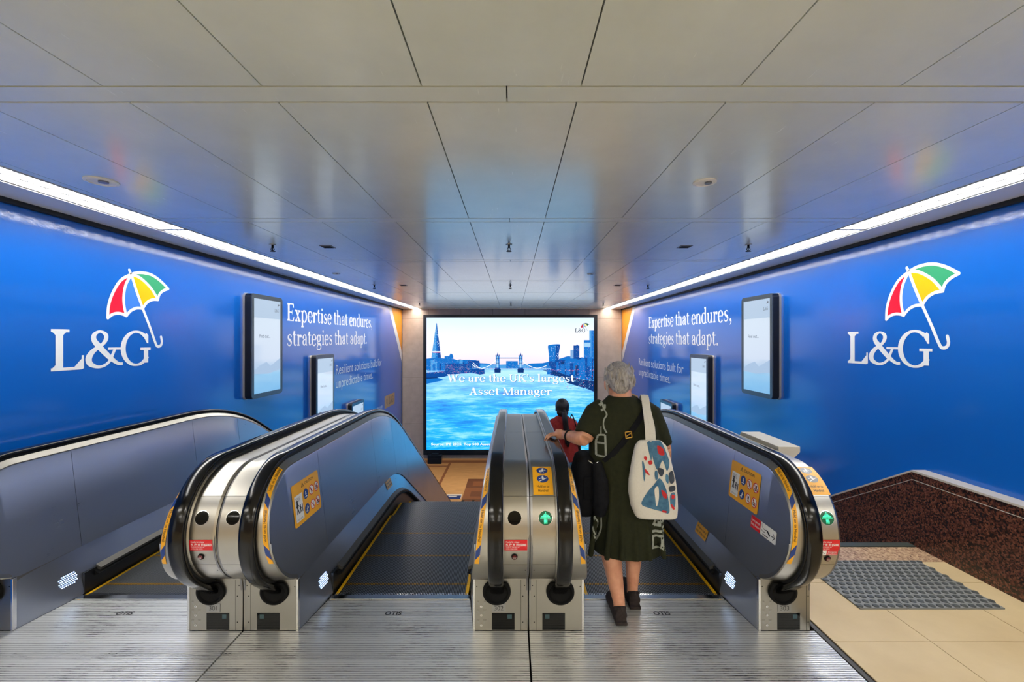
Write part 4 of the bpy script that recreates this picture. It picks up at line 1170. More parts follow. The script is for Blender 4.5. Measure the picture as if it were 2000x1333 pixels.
# right bank
for k in range(110):
    u = R.uniform(1140, 1560); top = 440 - max(0, u - 1230) * .12 + R.uniform(-10, 90); w_ = R.uniform(14, 44)
    d.poly(rect(u, top, min(1563, u + w_), R.uniform(530, 570) + (u - 1140) * .12), R.choice(('c_deep', 'c_mid', 'c_navy', 'c_mid', 'c_deep')), 2 + (k % 3) * .3)
d.poly([(1100, 520), (1190, 525), (1300, 560), (1420, 600), (1563, 620), (1563, 715), (1500, 690), (1400, 660), (1320, 635), (1300, 600), (1200, 560)], 'c_navy', 3)
lights(1150, 440, 1560, 560, 330); lights(1300, 565, 1555, 690, 190, ('c_light', 'c_pale', 'c_mid', 'c_pink'), 6, 5); lights(1140, 515, 1560, 530, 60, ('c_red', 'c_pink', 'c_white'), 7, 4.5)
d.poly(smooth([(1160, 440), (1158, 380), (1150, 310), (1160, 296)]) + smooth([(1200, 290), (1255, 290), (1256, 320), (1246, 380), (1250, 445)]), 'c_mid', 4)
d.poly([(1215, 445), (1220, 300), (1255, 292), (1256, 320), (1246, 380), (1250, 445)], 'c_deep', 5)
for k in range(10): lights(1160, 305 + 13 * k, 1245, 310 + 13 * k, 7, ('c_pale', 'c_white', 'c_light'), 6, 4.2)
block(1380, 300, 1432, 420, 'c_deep', 4, 25); block(1405, 293, 1420, 302, 'c_mid', 4); block(1352, 340, 1385, 415, 'c_haze', 3, 6)
block(1473, 252, 1533, 410, 'c_mid', 4, 40); d.poly(rect(1476, 275, 1532, 312), 'c_pale', 5); block(1522, 165, 1563, 420, 'c_light', 3, 30); block(1540, 165, 1563, 420, 'c_mid', 4, 30)
# the bridge
for cx in (698, 905):
    d.poly(rect(cx - 17, 395, cx + 17, 515), 'c_mid', 5); d.poly(rect(cx - 8, 392, cx + 6, 500), 'c_stone', 6); d.poly(rect(cx - 10, 440, cx + 8, 500), 'c_pale', 7)
    for q in (-14, 14): d.poly([(cx + q - 6, 396), (cx + q, 374), (cx + q + 6, 396)], 'c_deep', 6)
    d.poly([(cx - 9, 394), (cx, 362), (cx + 9, 394)], 'c_deep', 6); d.poly(rect(cx - 17, 415, cx + 17, 419), 'c_navy', 7); d.poly(rect(cx - 17, 455, cx + 17, 459), 'c_navy', 8)
    d.poly([(cx - 29, 512), (cx + 29, 512), (cx + 27, 545), (cx - 27, 545)], 'c_navy', 8); d.poly(rect(cx - 24, 500, cx + 24, 512), 'c_deep', 8)
d.poly(rect(715, 410, 888, 416), 'c_deep', 5); d.poly(rect(715, 407, 888, 409), 'c_pale', 5); d.poly(rect(560, 505, 1180, 511), 'c_pale', 7); d.poly(rect(560, 511, 1180, 515), 'c_deep', 7)
d.poly(rect(775, 440, 880, 505), 'c_mid', 3); lights(778, 445, 875, 500, 40)
for p in ([(682, 432), (650, 462), (610, 488), (560, 505)], [(922, 432), (950, 462), (1000, 490), (1050, 503), (1100, 495), (1140, 478)], [(470, 470), (500, 492), (540, 504)], [(560, 508), (520, 492), (480, 455)]):
    d.tris(stroke(smooth(p), 5), 'c_white', 8)
    for q in smooth(p)[::2]: d.poly(rect(q[0] - .8, q[1], q[0] + .8, 506), 'c_pale', 7)
lights(560, 503, 1160, 508, 40, ('c_pink', 'c_white'), 9, 4)
d.build('skyline_picture', scr)
# lettering on the screen
d = Decal(lambda u, v, l: (SX(u), YF - .018 - l, SZ(-v)), .001)
for off, m, L in (((3.5, -3.5), 'c_shadow', 0), ((0, 0), 'c_white', 1)):
    d.serif("We are the UK's largest", 245 + off[0], -625 + off[1], 66, m, L, 1145)
    d.serif('Asset Manager', 442 + off[0], -744 + off[1], 66, m, L, 745)
d.text('Source: IPE 2025. Top 500 Asset Managers', 102, -1196, 21, 'c_white', 1, .015, 'L', 690)
d.build('screen_lettering', scr)
d = Decal(lambda u, v, l: (SX(u), YF - .018 - l, SZ(-v)), .001)
lg(d, 1394, -182, 34, 102, 'c_ink', 1)
T = lambda a, b: (1397 + a * 112, -182 + (b - 1.447) * 112 * .86)
umbrella(d, T, 'c_ink', 1.6, ('c_lred', 'c_lsky', 'c_lyel', 'c_lgreen'))
d.build('screen_logo', scr)
mb = MB(); Yb = YW - .34
bx = lambda p: (p - 1000) * Yb / 865
bz = lambda p: CAMZ - (p - 664) * Yb / 865
mb.box(bx(835), bx(862), Yb, YW - .16, bz(907), bz(891)); mb.box(bx(836.5), bx(860.5), Yb - .004, Yb, bz(905), bz(896), 1)
mb.box(bx(842), bx(855), YW - .30, YW - .17, bz(891), bz(888), 0)
tag(mb.build('black_box', ['led_frame', 'black_matte'], bevel=.006), 'small black box under the lower left corner of the big screen', 'box')
# ------------------------------------------------------------------ people
def melt(mb, name, mats, parent, voxel, smooth_it=6, label=None, remat=None):
    """fuse overlapping closed shapes into one continuous smooth skin"""
    o = bpy.data.objects.new('tmp', mb.mesh('tmp', mats)); COL.objects.link(o)
    r = o.modifiers.new('r', 'REMESH'); r.mode = 'VOXEL'; r.voxel_size = voxel
    s = o.modifiers.new('s', 'SMOOTH'); s.iterations = smooth_it; s.factor = .5
    me = bpy.data.meshes.new_from_object(o.evaluated_get(bpy.context.evaluated_depsgraph_get()))
    bpy.data.objects.remove(o); me.name = name; me.materials.clear()
    for m in mats: me.materials.append(M[m])
    if remat:
        for p in me.polygons: p.material_index = remat(p.center)
    me.polygons.foreach_set('use_smooth', [True] * len(me.polygons))
    ob = bpy.data.objects.new(name, me); COL.objects.link(ob)
    if parent is not None: ob.parent = parent; ob.matrix_parent_inverse = parent.matrix_basis.inverted()
    if label: ob['label'] = label
    return ob
def bvh_of(o):
    me = o.data; return BVHTree.FromPolygons([v.co for v in me.vertices], [p.vertices for p in me.polygons])
def drape(bvh, mb, polys, mi, lift=.004, y0=1.0, cut=.02):
    """lay flat shapes given as (x, z) onto the back (camera side) of a body"""
    for q in polys:
        bm = bmesh.new(); bm.faces.new([bm.verts.new((p[0], 0, p[1])) for p in q])
        for _ in range(4):
            es = [e for e in bm.edges if e.calc_length() > cut]
            if not es: break
            bmesh.ops.subdivide_edges(bm, edges=es, cuts=1, use_grid_fill=True)
        bmesh.ops.triangulate(bm, faces=bm.faces)
        for f in bm.faces:
            pts = []
            for v in f.verts:
                h = bvh.ray_cast(Vector((v.co.x, y0, v.co.z)), Vector((0, 1, 0)))
                if h[0] is None: break
                pts.append(h[0] + h[1] * lift * (1 if h[1].y < 0 else -1))
            if len(pts) == 3 and max(p.y for p in pts) - min(p.y for p in pts) < .12: mb.face(pts, mi)
        bm.free()
def ellring(c, rx, ry, n=36, fold=0., ph=0., k=7):
    return [(c[0] + rx * cos(a) * (1 + fold * sin(k * a + ph)), c[1] + ry * sin(a) * (1 + fold * sin(k * a + ph)), c[2]) for a in [2 * pi * i / n for i in range(n)]]
def loft(mb, prof, n=36, fold=0., mi=0):
    """prof rows: z, cx, cy, rx, ry"""
    P = smooth(prof, 5); z0 = prof[0][0]; z1 = prof[-1][0]
    mb.rings([ellring((p[1], p[2], p[0]), p[3], p[4], n, fold * max(0, min(1, (p[0] - z0) / (z1 - z0))), 2 * p[0]) for p in P], mi)
def head(mb, c, tilt, s=1.0, mi=0):
    """head facing +Y, tilted forward, with jaw, nose, ears, brow, lips and eye sockets"""
    rot = Matrix.Rotation(-tilt, 3, 'X'); c = Vector(c)
    T = lambda x, y, z: c + rot @ Vector((x * s, y * s, z * s))
    mb.ball(T(0, -.008, .03), (.074 * s, .094 * s, .088 * s), 24, 16, mi, rot)
    mb.ball(T(0, .022, -.045), (.060 * s, .068 * s, .066 * s), 20, 12, mi, rot)
    mb.ball(T(0, .070, -.088), (.030 * s, .024 * s, .020 * s), 12, 8, mi, rot)
    mb.tube([T(0, .088, .012), T(0, .100, -.016), T(0, .106, -.030)], [.008 * s, .010 * s, .013 * s], 10, mi)
    for q in (-1, 1):
        mb.ball(T(q * .012, .096, -.032), .009 * s, 8, 6, mi)
        mb.ball(T(q * .028, .084, .026), (.020 * s, .010 * s, .007 * s), 10, 6, mi, rot)
        mb.ball(T(q * .040, .064, -.030), (.020 * s, .020 * s, .020 * s), 10, 6, mi, rot)
        mb.ball(T(q * .078, -.006, -.012), (.010 * s, .020 * s, .033 * s), 12, 8, mi, rot)
    mb.ball(T(0, .088, -.056), (.022 * s, .010 * s, .006 * s), 10, 6, mi, rot); mb.ball(T(0, .086, -.067), (.019 * s, .010 * s, .006 * s), 10, 6, mi, rot)
    return T
def hand(mb, wrist, palm, finger_dirs, thumb, s=1.0):
    """palm slab from wrist to knuckles, four unequal bent fingers, a thumb from the side"""
    w_ = Vector(wrist); p = Vector(palm)
    mb.tube([w_, w_.lerp(p, .5), p], [.027 * s, .036 * s, .034 * s], 12, 0, .5)
    for pts, r in finger_dirs + [thumb]:
        mb.tube(pts, [r * s, r * s, r * .92 * s, r * .78 * s][:len(pts)] if len(pts) <= 4 else r * s, 8)

# --- woman in the green dress
W = thing('person', (.72, 2.82, 0), 'woman with short grey hair in a long dark green dress, stepping onto the escalator', 'person')
mb = MB(); HC = (.690, 2.885, 1.398)
T = head(mb, HC, radians(16), 1.06)
mb.tube([(.712, 2.85, 1.24), (.708, 2.855, 1.30), (.702, 2.875, 1.385)], [.085, .066, .062], 18)
loft(mb, [(.42, .73, 2.83, .15, .12), (.62, .73, 2.83, .20, .155), (.85, .728, 2.83, .20, .15), (1.05, .722, 2.84, .19, .13), (1.20, .715, 2.85, .19, .105), (1.27, .712, 2.85, .12, .08)], 28)
# left arm bent back, hand on the moving handrail
mb.tube([(.555, 2.86, 1.235), (.505, 2.815, 1.15), (.455, 2.765, 1.062)], [.058, .054, .047], 16)
mb.tube([(.458, 2.760, 1.064), (.43, 2.80, 1.058), (.395, 2.87, 1.050), (.352, 2.95, 1.046)], [.046, .048, .041, .029], 16)
hand(mb, (.356, 2.945, 1.046), (.300, 3.005, 1.042),
     [([(.318, 3.030, 1.040), (.282, 3.055, 1.034), (.250, 3.066, 1.018), (.232, 3.066, .990)], .0092),
      ([(.306, 3.014, 1.042), (.268, 3.036, 1.036), (.238, 3.044, 1.018), (.224, 3.044, .986)], .0098),
      ([(.298, 2.996, 1.042), (.262, 3.012, 1.036), (.234, 3.018, 1.018), (.222, 3.018, .988)], .0096),
      ([(.298, 2.978, 1.040), (.268, 2.988, 1.034), (.244, 2.992, 1.016), (.232, 2.992, .994)], .0084)],
     ([(.335, 3.000, 1.036), (.340, 3.040, 1.026), (.336, 3.066, 1.008)], .0108))
# right arm hanging, slightly forward
mb.tube([(.875, 2.86, 1.225), (.935, 2.84, 1.12), (.972, 2.83, .985)], [.056, .05, .044], 16)
mb.tube([(.972, 2.83, .99), (.990, 2.87, .90), (.985, 2.95, .80)], [.045, .042, .028], 16)
hand(mb, (.985, 2.945, .805), (.975, 2.99, .735),
     [([(.972, 2.975, .73), (.966, 2.985, .70), (.957, 2.978, .675), (.952, 2.96, .662)], .0088), ([(.972, 2.992, .726), (.964, 3.004, .694), (.955, 2.998, .668), (.95, 2.98, .652)], .0094),
      ([(.972, 3.008, .73), (.964, 3.022, .70), (.955, 3.018, .674), (.95, 3.0, .658)], .0092), ([(.974, 3.022, .74), (.966, 3.036, .714), (.958, 3.034, .692), (.954, 3.02, .678)], .008)],
     ([(.965, 3.01, .775), (.95, 3.03, .75), (.944, 3.035, .725)], .0104))
# legs: left foot behind, right foot ahead at the comb
mb.tube([(.64, 2.82, .62), (.625, 2.80, .44), (.618, 2.755, .33), (.632, 2.705, .20), (.645, 2.668, .10), (.648, 2.665, .05)], [.085, .062, .062, .048, .036, .034], 18)
mb.tube([(.648, 2.655, .055), (.646, 2.72, .05), (.642, 2.80, .036), (.640, 2.855, .030)], [.030, .034, .034, .026], 14)
mb.tube([(.80, 2.86, .62), (.795, 2.88, .44), (.788, 2.865, .33), (.775, 2.84, .20), (.768, 2.825, .10), (.766, 2.825, .05)], [.085, .060, .058, .044, .034, .034], 18)
mb.tube([(.766, 2.815, .055), (.768, 2.88, .05), (.772, 2.96, .036), (.774, 3.015, .030)], [.030, .034, .034, .026], 14)
melt(mb, 'body', ['skin'], W, .0062, 4)
mb = MB()
for q in (-1, 1): mb.ball(T(q * .030, .078, .008), .0125, 12, 8)
mb.build('eyes', ['sticker_white'], W)
# hair: short, grey, swept back
mb = MB(); rot = Matrix.Rotation(-radians(16), 3, 'X')
mb.ball(T(0, -.022, .038), (.089, .106, .098), 24, 16, 0, rot); mb.ball(T(0, -.062, -.020), (.066, .050, .062), 20, 12, 0, rot); mb.ball(T(0, .045, .075), (.070, .060, .050), 18, 12, 0, rot)
for q in (-1, 1): mb.ball(T(q * .066, .012, .020), (.020, .03, .036), 14, 10, 0, rot)
rr = random.Random(3)
for k in range(46):
    a = rr.uniform(-1.5, 1.5); z = rr.uniform(-.04, .10); r0 = sqrt(max(.05, 1 - ((z - .03) / .12) ** 2))
    p0 = T(.088 * sin(a) * r0, -.03 - .098 * cos(a) * r0, z + .02); dx = rr.uniform(-.012, .012)
    p1 = T(.090 * sin(a) * r0 + dx * .6, -.034 - .098 * cos(a) * r0, z - .012); p2 = T(.086 * sin(a) * r0 + dx, -.026 - .094 * cos(a) * r0, z - .045)
    mb.tube([p0, p1, p2], [.004, .0055, .003], 6)
melt(mb, 'hair', ['hair_grey'], W, .005, 4, 'short grey hair')
# dress
mb = MB()
loft(mb, [(.345, .737, 2.83, .222, .175), (.44, .735, 2.83, .224, .178), (.60, .732, 2.83, .232, .185), (.80, .728, 2.83, .234, .182), (.98, .724, 2.835, .232, .170), (1.10, .720, 2.84, .224, .150),
          (1.20, .716, 2.85, .208, .128), (1.255, .713, 2.852, .172, .108), (1.285, .711, 2.855, .125, .092), (1.318, .709, 2.86, .088, .074)], 48, 0)
mb.tube([(.60, 2.86, 1.225), (.545, 2.845, 1.195), (.500, 2.812, 1.13), (.470, 2.785, 1.075)], [.085, .088, .084, .082], 20)
mb.tube([(.83, 2.86, 1.22), (.885, 2.855, 1.19), (.925, 2.845, 1.10), (.958, 2.838, 1.0)], [.085, .084, .076, .072], 20)
# folds: slim vertical ridges running down the skirt
for x, y, dx, r0 in ((.60, 2.665, -.03, .030), (.66, 2.652, .0, .026), (.73, 2.65, .02, .030), (.80, 2.655, .03, .026), (.87, 2.675, .05, .028), (.53, 2.71, -.05, .03), (.56, 2.99, -.02, .03), (.70, 3.0, .0, .03), (.85, 2.985, .02, .03)):
    mb.tube([(x - dx * .4, y + (.03 if y < 2.8 else -.03), 1.02), (x, y + (.012 if y < 2.8 else -.01), .70), (x + dx, y, .355)], [.010, r0 * .5, r0 * .62], 12)
# side flare with the printed panel
mb.rings([[(.90, 2.74, z), (.955 + .03 * (1 - z / .6), 2.80, z), (.955 + .03 * (1 - z / .6), 2.90, z), (.90, 2.96, z)] for z in (.365, .45, .60, .80)])
mb.rings([[(.57, 2.74, z), (.515 - .02 * (1 - z / .6), 2.80, z), (.515 - .02 * (1 - z / .6), 2.90, z), (.57, 2.96, z)] for z in (.37, .45, .60, .80)])
dress = melt(mb, 'dress', ['dress_green'], W, .0085, 5, 'long loose dark green dress')
bv = bvh_of(dress)
PX = lambda px, y=2.70: (px - 1000) * y / 865
PZ = lambda py, y=2.70: CAMZ - (py - 664) * y / 865
def band_(pts, wd): drape(bv, mb, stroke(smooth([(PX(a), PZ(b)) for a, b in pts], 4), wd), 0)
def print_part(lb): mb.build('printed_pattern', ['print_grey'], dress, label=lb, recalc=False)
mb = MB(); band_([(1174, 780), (1181, 790), (1184, 802)], .012); band_([(1183, 793), (1176, 797)], .014); band_([(1187, 795), (1186, 802), (1178, 806)], .012)
band_([(1184, 802), (1187, 808), (1189, 814), (1183, 824), (1182, 836), (1187, 848)], .009); print_part('pale grey strap print at the left shoulder')
mb = MB(); band_([(1176, 836), (1176, 853)], .009)
for p in ([(1168, 852), (1184, 852), (1184, 893), (1168, 893), (1168, 852)], [(1168, 868), (1184, 868)]):
    for a, b in zip(p, p[1:]): drape(bv, mb, stroke([(PX(a[0]), PZ(a[1])), (PX(b[0]), PZ(b[1]))], .011), 0)
print_part('pale grey block print on the left of the back')
mb = MB()
for p in ([(1160, 1008), (1170, 1028), (1164, 1046), (1158, 1028), (1163, 1010)], [(1175, 1006), (1176, 1036), (1167, 1068)], [(1160, 1046), (1164, 1060), (1168, 1070)]): band_(p, .008)
print_part('pale grey looped print at the left of the hem')
mb = MB()
for p in ([(1274, 1022), (1300, 1022)], [(1270, 1034), (1300, 1034)], [(1270, 1044), (1300, 1042)], [(1272, 1044), (1272, 1068)], [(1290, 1044), (1290, 1068)], [(1270, 1066), (1292, 1068)], [(1278, 1012), (1272, 1022)], [(1290, 1012), (1298, 1020)], [(1302, 1058), (1294, 1070)], [(1284, 1010), (1284, 1022)]):
    drape(bv, mb, stroke([(PX(a), PZ(b)) for a, b in p], .016), 0)
print_part('pale grey block print at the right of the hem')
# shoes, bracelet
for side_, x, y, sx in (('l', .645, 2.66, -1), ('r', .769, 2.818, 1)):
    mb = MB()
    mb.tube([(x, y - .045, .045), (x, y + .02, .046), (x - .002, y + .10, .040), (x - .004, y + .185, .028), (x - .004, y + .215, .022)], [.036, .043, .043, .042, .022], 18, 0)
    mb.box(x - .036, x + .034, y - .07, y + .21, .003, .020)
    mb.tube([(x - .034, y - .01, .075), (x, y - .040, .094), (x + .034, y - .01, .075)], .010, 8)
    melt(mb, 'shoe', ['shoe_dark'], W, .005, 3, None)
mb = MB(); c = Vector((.378, 2.90, 1.048)); ax = Vector((-.46, .89, -.04)).normalized(); u = ax.orthogonal().normalized(); v = ax.cross(u)
mb.rings([[c + (u * cos(a) + v * sin(a)) * (.0385 + .0035 * cos(b)) + ax * .008 * sin(b) for b in [2 * pi * k / 8 for k in range(8)]] for a in [2 * pi * k / 24 for k in range(25)]], cap=False)
mb.build('bracelet', ['bag_black'], W, label='thin dark wristband')

# --- canvas tote on her right shoulder
t = thing('tote_bag', (.86, 2.62, .56), 'white canvas tote bag with blue and red print on the right shoulder of the woman', 'bag')
mb = MB(); zs = []
Yt = 2.60
for z, x0_, x1_, d_ in ((1.09, .745, .872, .018), (1.06, .722, .905, .032), (.98, .706, .930, .046), (.86, .688, .958, .058), (.78, .686, .968, .062), (.70, .700, .972, .060), (.645, .724, .968, .050), (.63, .74, .95, .02)):
    n = 28; ring = []
    for k in range(n):
        a = 2 * pi * k / n; ca, sa = cos(a), sin(a)
        ring.append(((x0_ + x1_) / 2 + (x1_ - x0_) / 2 * math.copysign(abs(ca) ** .6, ca), Yt + .02 * (1.0 - z) + d_ * math.copysign(abs(sa) ** .7, sa), z - .045 * ((x0_ + x1_) / 2 + (x1_ - x0_) / 2 * ca - .74) * 4 * .35 * (1.1 - z)))
    zs.append(ring)
mb.rings(zs); tote = melt(mb, 'bag_body', ['canvas'], t, .006, 3)
bt = bvh_of(tote); Q = lambda px, py: ((px - 1000) * 2.555 / 865, CAMZ - (py - 664) * 2.555 / 865)
pm_ = MB()
def patch(pts, mi): drape(bt, pm_, [[Q(*p) for p in pts]], mi, .002 + .0006 * mi, cut=.014)
def patch2(pts, mi): 
    ps = [Q(*p) for p in pts]; n_ = len(ps)
    ps = [p for i, p in enumerate(smooth(ps[-2:] + ps + ps[:2], 4)) if 8 <= i < 8 + 4 * n_]
    for tr in fill(ps): drape(bt, pm_, [tr], mi, .002 + .0006 * mi, cut=.014)
patch2([(1264, 853), (1280, 853), (1294, 866), (1302, 884), (1308, 905), (1302, 920), (1294, 900), (1284, 918), (1276, 900), (1272, 876)], 0)
patch2([(1287, 934), (1298, 950), (1304, 975), (1306, 1002), (1290, 998), (1268, 992), (1252, 984), (1262, 962), (1276, 946)], 0)
patch2([(1306, 925), (1314, 922), (1317, 940), (1308, 944)], 3); patch2([(1306, 950), (1317, 950), (1318, 958), (1307, 960)], 3); patch2([(1308, 966), (1318, 964), (1318, 990), (1309, 988)], 0)
patch2([(1285, 872), (1296, 878), (1298, 890), (1287, 888)], 1); patch2([(1290, 956), (1299, 962), (1301, 972), (1294, 970)], 1); patch2([(1310, 984), (1317, 992), (1316, 996), (1311, 992)], 1); patch2([(1310, 936), (1316, 938), (1315, 944), (1311, 943)], 1); patch2([(1311, 966), (1317, 968), (1316, 974), (1311, 974)], 1); patch2([(1293, 996), (1301, 998), (1300, 1001), (1293, 1000)], 1)
patch2([(1259, 892), (1264, 894), (1262, 900), (1258, 897)], 2); patch2([(1266, 902), (1272, 900), (1274, 906), (1268, 908)], 1); patch2([(1258, 915), (1264, 920), (1268, 928), (1261, 924)], 2); patch2([(1277, 954), (1284, 950), (1285, 972), (1281, 988), (1278, 972)], 4)
patch2([(1266, 866), (1271, 862), (1274, 880), (1272, 900), (1268, 884)], 0); patch2([(1254, 905), (1257, 903), (1260, 922), (1257, 940)], 0); patch2([(1300, 926), (1305, 930), (1304, 944), (1299, 938)], 0); patch2([(1278, 922), (1283, 920), (1284, 934), (1279, 936)], 0)
patch2([(1284, 914), (1296, 918), (1292, 930), (1286, 926)], 3)
pm_.build('print', ['canvas_blue', 'canvas_red', 'canvas_red', 'canvas_dark', 'canvas'], tote, label='blue and red printed picture', recalc=False)
for dx in (0, .028):
    mb = MB()
    P = smooth([(.800 + dx, 2.60, 1.06), (.812 + dx, 2.655, 1.15), (.822 + dx * .6, 2.73, 1.245), (.832 + dx * .6, 2.80, 1.312), (.845 + dx * .5, 2.87, 1.315), (.86, 2.97, 1.25), (.87, 3.02, 1.15), (.87, 3.0, 1.08), (.85 , 2.70, 1.02)][:7] , 5)
    rg = []
    for i, p in enumerate(P):
        rg.append([(p[0] - .016, p[1], p[2]), (p[0] + .016, p[1], p[2] - .002), (p[0] + .016, p[1] - .003, p[2] + .004), (p[0] - .016, p[1] - .003, p[2] + .006)])
    mb.rings(rg); mb.build('handle', ['canvas'], t)
# --- black shoulder bag on her left hip
b = thing('shoulder_bag', (.49, 2.86, .56), 'black shoulder bag at the left hip of the woman in green', 'bag')
mb = MB(); zs = []
for z, y0_, y1_, w_ in ((.955, 2.76, 2.92, .022), (.93, 2.735, 2.95, .05), (.85, 2.72, 2.98, .066), (.74, 2.715, 3.0, .074), (.64, 2.725, 3.0, .070), (.58, 2.75, 2.98, .055), (.565, 2.78, 2.95, .03)):
    zs.append([(.462 + 1.12 * w_ * math.copysign(abs(sin(a)) ** .6, sin(a)), (y0_ + y1_) / 2 + (y1_ - y0_) / 2 * math.copysign(abs(cos(a)) ** .6, cos(a)), z) for a in [2 * pi * k / 28 for k in range(28)]])
mb.rings(zs); mb.tube([(.52, 2.71, .93), (.535, 2.69, .82), (.54, 2.69, .70), (.535, 2.71, .61)], [.03, .05, .052, .035], 14)
bb = melt(mb, 'bag_body', ['bag_black'], b, .006, 3)
mb = MB(); mb.box(.44, .52, 2.708, 2.716, .70, .84); mb.build('front_pocket', ['bag_black'], b, bevel=.004)
mb = MB(); mb.tube([(.47, 2.725, .935), (.50, 2.705, .92), (.525, 2.695, .935)], .004, 8); mb.build('zip_pull', ['steel_bright'], b)
sm = MB(); path = smooth([(.842, 1.268), (.80, 1.21), (.715, 1.11), (.64, 1.02), (.56, .935)], 6)
rg = []
for i, (x, z) in enumerate(path):
    h = bv.ray_cast(Vector((x, 1.5, z)), Vector((0, 1, 0)))
    y = (h[0].y if h[0] is not None else 2.78) - .006
    k = path[min(i + 1, len(path) - 1)]; j = path[max(i - 1, 0)]; dx, dz = k[0] - j[0], k[1] - j[1]; l = math.hypot(dx, dz); ux, uz = -dz / l * .017, dx / l * .017
    rg.append([(x - ux, y, z - uz), (x + ux, y, z + uz), (x + ux, y + .004, z + uz), (x - ux, y + .004, z - uz)])
sm.rings(rg); sm.build('strap', ['bag_black'], b)
mb = MB(); x, z = .705, 1.105; h = bv.ray_cast(Vector((x, 1.5, z)), Vector((0, 1, 0))); y = h[0].y - .016
for k in range(4):
    a0, a1 = pi / 4 + .15 + k * pi / 2, pi / 4 + .15 + (k + 1) * pi / 2
    mb.tube([(x + .026 * cos(a0), y, z + .026 * sin(a0)), (x + .026 * cos(a1), y, z + .026 * sin(a1))], .0045, 8)
mb.tube([(x - .018, y, z - .012), (x + .018, y, z + .012)], .004, 8); mb.build('buckle', ['gold'], b, label='gold buckle')

# --- woman in the red shirt further down
GY = 5.70; gz = zstep(5.62) + .0
yy = 2.64
while yy + .4 < 5.6: yy += .40
gz = zstep(yy + .38)
g = thing('person', (.66, GY, gz), 'person with a long black ponytail and red shirt further down the right escalator', 'person')
K = GY / 865
gx = lambda px: (px - 1000) * K
gZ = lambda py: CAMZ - (py - 664) * K
mb = MB(); hc = (gx(1098), GY + .01, gZ(798))
Tg = head(mb, hc, radians(4), 1.0)
mb.tube([(.645, GY - .02, .62), (.645, GY - .015, .72), (.645, GY, .79)], [.075, .052, .05], 14)
loft(mb, [(.0, .70, GY, .15, .11), (.2, .70, GY, .13, .10), (.45, .67, GY, .13, .09), (.62, .655, GY, .15, .085), (.69, .65, GY, .08, .06)], 24)
mb.tube([(.52, GY, .63), (.485, GY - .02, .46), (.47, GY - .01, .34)], [.045, .04, .036], 12)
mb.tube([(.47, GY - .01, .34), (.455, GY + .09, .30), (.43, GY + .20, .325)], [.036, .034, .025], 12)
hand(mb, (.432, GY + .19, .325), (.41, GY + .25, .31), [([(.40, GY + .26 + .018 * k, .31), (.375, GY + .27 + .018 * k, .30), (.355, GY + .275 + .018 * k, .28)], .0085 - .0004 * abs(k - 1)) for k in range(4)], ([(.43, GY + .25, .30), (.44, GY + .28, .285), (.438, GY + .30, .27)], .0095))
mb.tube([(.785, GY, .63), (.835, GY - .03, .50), (.85, GY - .02, .38)], [.045, .04, .036], 12)
mb.tube([(.85, GY - .02, .38), (.865, GY + .06, .28), (.87, GY + .13, .20)], [.036, .033, .024], 12)
hand(mb, (.87, GY + .125, .205), (.87, GY + .16, .145), [([(.872, GY + .14 + .016 * k, .14), (.868, GY + .145 + .016 * k, .112), (.86, GY + .14 + .016 * k, .09)], .0085 - .0004 * abs(k - 1)) for k in range(4)], ([(.86, GY + .18, .17), (.852, GY + .195, .15), (.85, GY + .195, .13)], .0095))
for x in (.64, .775):
    mb.tube([(x, GY, .02), (x, GY - .01, -.22), (x, GY - .02, gz + .06)], [.09, .06, .04], 14); mb.tube([(x, GY - .04, gz + .04), (x, GY + .06, gz + .035), (x, GY + .15, gz + .025)], [.03, .034, .022], 12)
melt(mb, 'body', ['skin_dark'], g, .007, 3)
mb = MB()
for q in (-1, 1): mb.ball(Tg(q * .030, .076, .008), .0115, 10, 8)
mb.build('eyes', ['sticker_white'], g)
mb = MB(); mb.ball(Tg(0, -.022, .030), (.090, .104, .098), 22, 14); mb.ball(Tg(0, -.05, -.045), (.076, .06, .07), 18, 12)
mb.tube(smooth([Tg(.012, -.10, -.03), (.665, GY - .135, .70), (.675, GY - .135, .60), (.69, GY - .130, .47), (.705, GY - .122, .33)], 5), [.035] * 2 + [.05] * 12 + [.044] * 5 + [.022] * 2, 14, 0, .7)
melt(mb, 'hair', ['hair_black'], g, .006, 3, 'black hair in a long ponytail')
mb = MB()
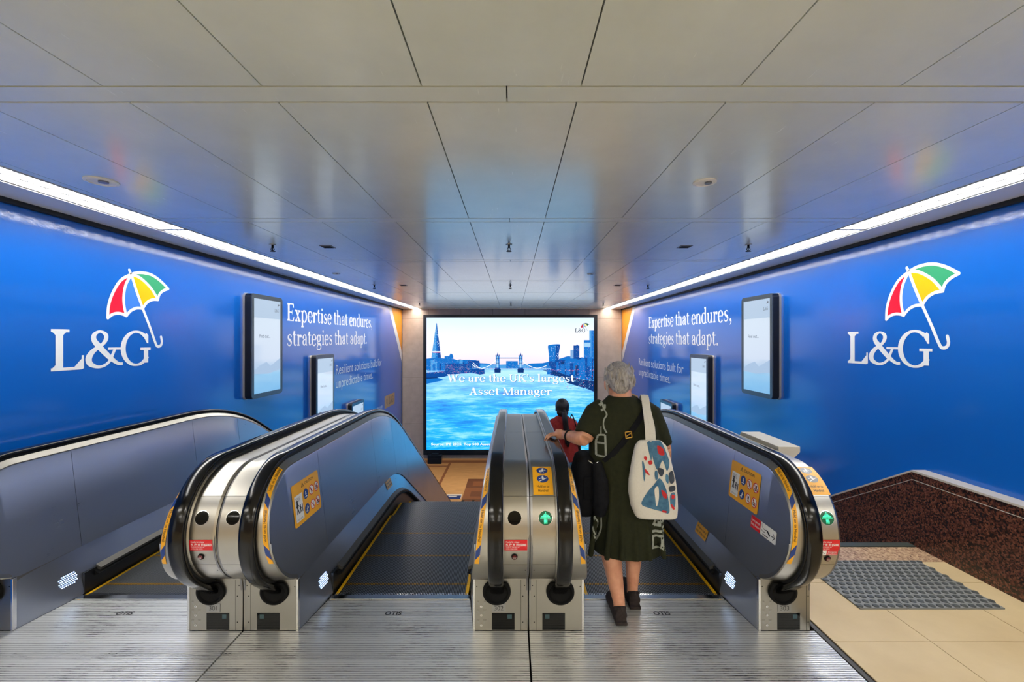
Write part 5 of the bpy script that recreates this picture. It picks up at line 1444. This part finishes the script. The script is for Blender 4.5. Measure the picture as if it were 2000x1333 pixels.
loft(mb, [(.13, .70, GY, .168, .125), (.25, .695, GY, .16, .12), (.42, .675, GY, .155, .112), (.56, .66, GY, .172, .108), (.63, .652, GY, .165, .098), (.675, .648, GY, .105, .08), (.70, .646, GY, .07, .065)], 36)
mb.tube([(.55, GY, .635), (.51, GY - .01, .58), (.487, GY - .018, .48), (.475, GY - .012, .37)], [.055, .055, .052, .05], 14)
mb.tube([(.75, GY, .635), (.80, GY - .01, .58), (.835, GY - .028, .49), (.85, GY - .022, .40)], [.055, .055, .052, .05], 14)
mb.ball((.648, GY - .03, .69), (.075, .06, .02), 14, 8)
melt(mb, 'shirt', ['shirt_red'], g, .009, 4, 'loose red shirt')
mb = MB()
loft(mb, [(.0, .705, GY, .155, .118), (.08, .703, GY, .158, .12), (.16, .70, GY, .15, .11)], 28)
for x in (.638, .775): mb.tube([(x, GY, .08), (x, GY, -.05), (x, GY - .01, -.24), (x, GY - .02, gz + .09)], [.085, .088, .066, .056], 16)
melt(mb, 'trousers', ['jeans'], g, .01, 3, 'blue jeans')
for x in (.64, .775):
    mb = MB(); mb.tube([(x, GY - .06, gz + .04), (x, GY + .02, gz + .045), (x, GY + .12, gz + .035), (x, GY + .19, gz + .025)], [.034, .042, .042, .024], 14); melt(mb, 'shoe', ['bag_black'], g, .006, 2)
hb = thing('handbag', (gx(1137), GY - .05, gZ(920)), 'small black handbag hanging at the right side of the person in red', 'bag')
mb = MB(); x0, x1, zt, zb = gx(1126), gx(1143), gZ(893), gZ(919)
mb.rings([[(x0 - a, GY - .10, z), (x1 + a, GY - .10, z), (x1 + a, GY + .04, z), (x0 - a, GY + .04, z)] for z, a in ((zb, .0), (zb + .03, .012), (zt - .05, .004), (zt, -.02))])
melt(mb, 'bag_body', ['bag_black'], hb, .007, 3)
mb = MB(); mb.tube(smooth([(x0 + .02, GY - .06, zt - .01), (gx(1129), GY - .09, gZ(860)), (gx(1121), GY - .08, gZ(822)), (gx(1116), GY + .0, gZ(811)), (gx(1118), GY + .10, gZ(840)), (x1 - .01, GY + .0, zt - .01)], 5), .007, 8); mb.build('strap', ['bag_black'], hb)
